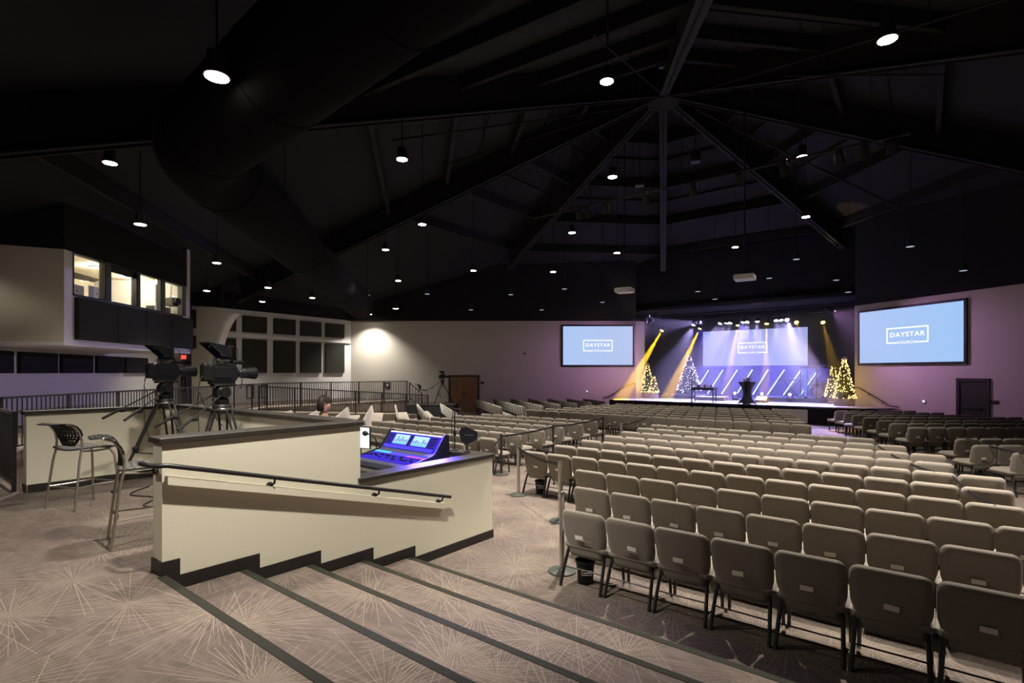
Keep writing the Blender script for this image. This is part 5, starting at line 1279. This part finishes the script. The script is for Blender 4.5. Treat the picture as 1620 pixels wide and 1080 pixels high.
# ================================================================== FAR CAMERA PLATFORM
fpz = .68
fp = empty('camera_platform', cw(-4.35, 29.0), YAW, 'black platform with a small camera near the wooden door', 'platform')
MB().box((0, 0, fpz / 2 - .02), (2.6, 2.2, fpz - .04)).build('platform_body', BLACKWALL, fp); MB().box((0, 0, fpz - .02), (2.64, 2.24, .04)).build('platform_deck', CAPM, fp)
MB().box((1.0, -1.3, .16), (1.0, .4, .32)).build('platform_step', BLACKWALL, fp)
ft_ = cw((700 - 810) / F * 28.6, 28.6, fpz)
tripod(ft_, R(-10), 'tall black tripod on the far platform by the wooden door', 1.16, .62, s=1, bars=((-.14, 1),), foot0=70)
video_camera(ft_ + Vector((0, 0, 1.18 + .2)), R(-10), 'small black video camera on the far platform by the wooden door', .85)
bar_stool(cw((669 - 810) / F * 29.0, 29.0, fpz), cam_rot(60), 'dark bar stool on the far platform beside the small camera')
railing('platform_stair_railing', [tuple(cw((648 - 810) / F * 28.3, 28.3, .9)), tuple(cw((667 - 810) / F * 28.2, 28.2, .35))], 'short black stair railing at the end of the ramp', .95, .16, 1.2)

# ================================================================== CONTROL ROOM CONTENTS
ALU = mat('aluminium_back', (.62, .64, .70), .35, .3, var=.05)
def desk_screen(px, w, h, label, z=WZ0 + .02, off=.55, m=ALU):
    p = col(px, BKL - bn * off, BKR - bn * off); o = empty('desktop_computer', Vector((p.x, p.y, z)), math.atan2(pr.y, pr.x), label, 'computer', 'computers at the control room windows')
    MB().rbox((0, 0, h / 2 + .02), (w, .03, h), .012).build('display', m, o)
    for sy in (-1, 1): MB().lathe([(.03, 0), (.03, .003)], (0, sy * .016, h * .55), 10, Matrix.Rotation(R(90 * -sy), 3, 'X')).build('emblem', PLASTIC_BLK, o)
    MB().box((0, .03, -.12), (.14, .02, .3)).build('stand', m, o); MB().box((0, .05, -.27), (.2, .2, .015)).build('foot', m, o)
desk_screen(121, .55, .34, 'silver desktop computer at the left of the first control room window'); desk_screen(152, .62, .40, 'silver desktop computer at the right of the first control room window'); desk_screen(263.5, .5, .26, 'grey desktop computer in the last control room window', m=PLASTIC_GREY)
dk2 = empty('control_room_desk', BKL.lerp(BKR, .5) - bn * .62 + Vector((0, 0, CZ0 + .10)), math.atan2(pr.y, pr.x), 'long white desk under the control room windows', 'desk')
MB().rbox((0, 0, .98), (5.4, .6, .04), .01).build('desk_top', WHITEP, dk2)
for x in (-2.5, 0, 2.5): MB().box((x, 0, .48), (.05, .5, .96)).build('leg', WHITEP, dk2)
p = col(246, BKL - bn * .5, BKR - bn * .5); o = empty('mixer_rack', Vector((p.x, p.y, WZ0 + .0)), math.atan2(pr.y, pr.x), 'dark equipment box in the third control room window', 'equipment')
MB().rbox((0, 0, .1), (.6, .3, .26), .015).build('case', PLASTIC_BLK, o); MB().box((0, .155, .1), (.5, .01, .18)).build('front_panel', METAL_BLK, o)
p = col(186, BKL - bn * 2.6, BKR - bn * 2.6); o = empty('wall_display', Vector((p.x, p.y, 4.62)), math.atan2(pr.y, pr.x), 'bright white screen inside the second control room window', 'screen')
MB().box((0, 0, 0), (1.0, .04, .75)).build('bezel', PLASTIC_BLK, o)
for sy in (-1, 1): MB().box((0, sy * .023, 0), (.94, .006, .68)).build('picture', emat('bright_display', (.95, .97, 1), 2.2), o)
p = col(272, BKL - bn * .35, BKR - bn * .35); o = empty('follow_spot', Vector((p.x, p.y, 4.78)), math.atan2(pr.y, pr.x) + 1.2, 'black follow spot behind the last control room window', 'stage light')
MB().rbox((0, 0, .12), (.42, .3, .3), .04).build('housing', PLASTIC_BLK, o); MB().lathe([(.11, 0), (.12, .1), (.10, .1)], (-.2, 0, .14), 14, Matrix.Rotation(R(-90), 3, 'Y')).build('lens_barrel', PLASTIC_BLK, o, True)
MB().cyl((.08, 0, -.03), (.08, 0, -.36), .02, n=8).build('stand', METAL_BLK, o); MB().cyl((.05, 0, .27), (.02, 0, .72), .012, n=6).build('hanger', METAL_BLK, o)
bl = empty('roller_blind', wins[1][0].lerp(wins[1][1], .5) - bn * .06 + Vector((0, 0, CZ1 - .14)), math.atan2(pr.y, pr.x), 'dark half-raised blind at the top of the second control room window', 'blind')
wl = (wins[1][1] - wins[1][0]).length * .94; MB().box((0, 0, 0), (wl, .03, .16)).build('blind_cloth', PLASTIC_BLK, bl)
MB().cyl((-wl / 2, 0, .08), (wl / 2, 0, .08), .02, n=8).build('roller', METAL_BLK, bl)

# ================================================================== STAGE HAZE
hm_ = bpy.data.materials.new('stage_haze'); hm_.use_nodes = True; nt = hm_.node_tree; nt.nodes.remove(nt.nodes['Principled BSDF'])
vs_ = nt.nodes.new('ShaderNodeVolumeScatter'); vs_.inputs['Color'].default_value = (1, 1, 1, 1); vs_.inputs['Density'].default_value = 0.018; vs_.inputs['Anisotropy'].default_value = 0.2
nt.links.new(vs_.outputs[0], nt.nodes['Material Output'].inputs['Volume'])
hz = MB().prism([(-14.9, 25.8), (-1.6, 25.8), (-1.6, 27.6), (-3.0, 29.3), (-3.0, 33.4), (-13.9, 33.4), (-13.9, 29.5), (-14.9, 28.6)], DZ + .01, 5.25).build('stage_haze', hm_)
tag(hz, 'thin theatrical haze hanging over the stage', 'haze', None, 'stuff')
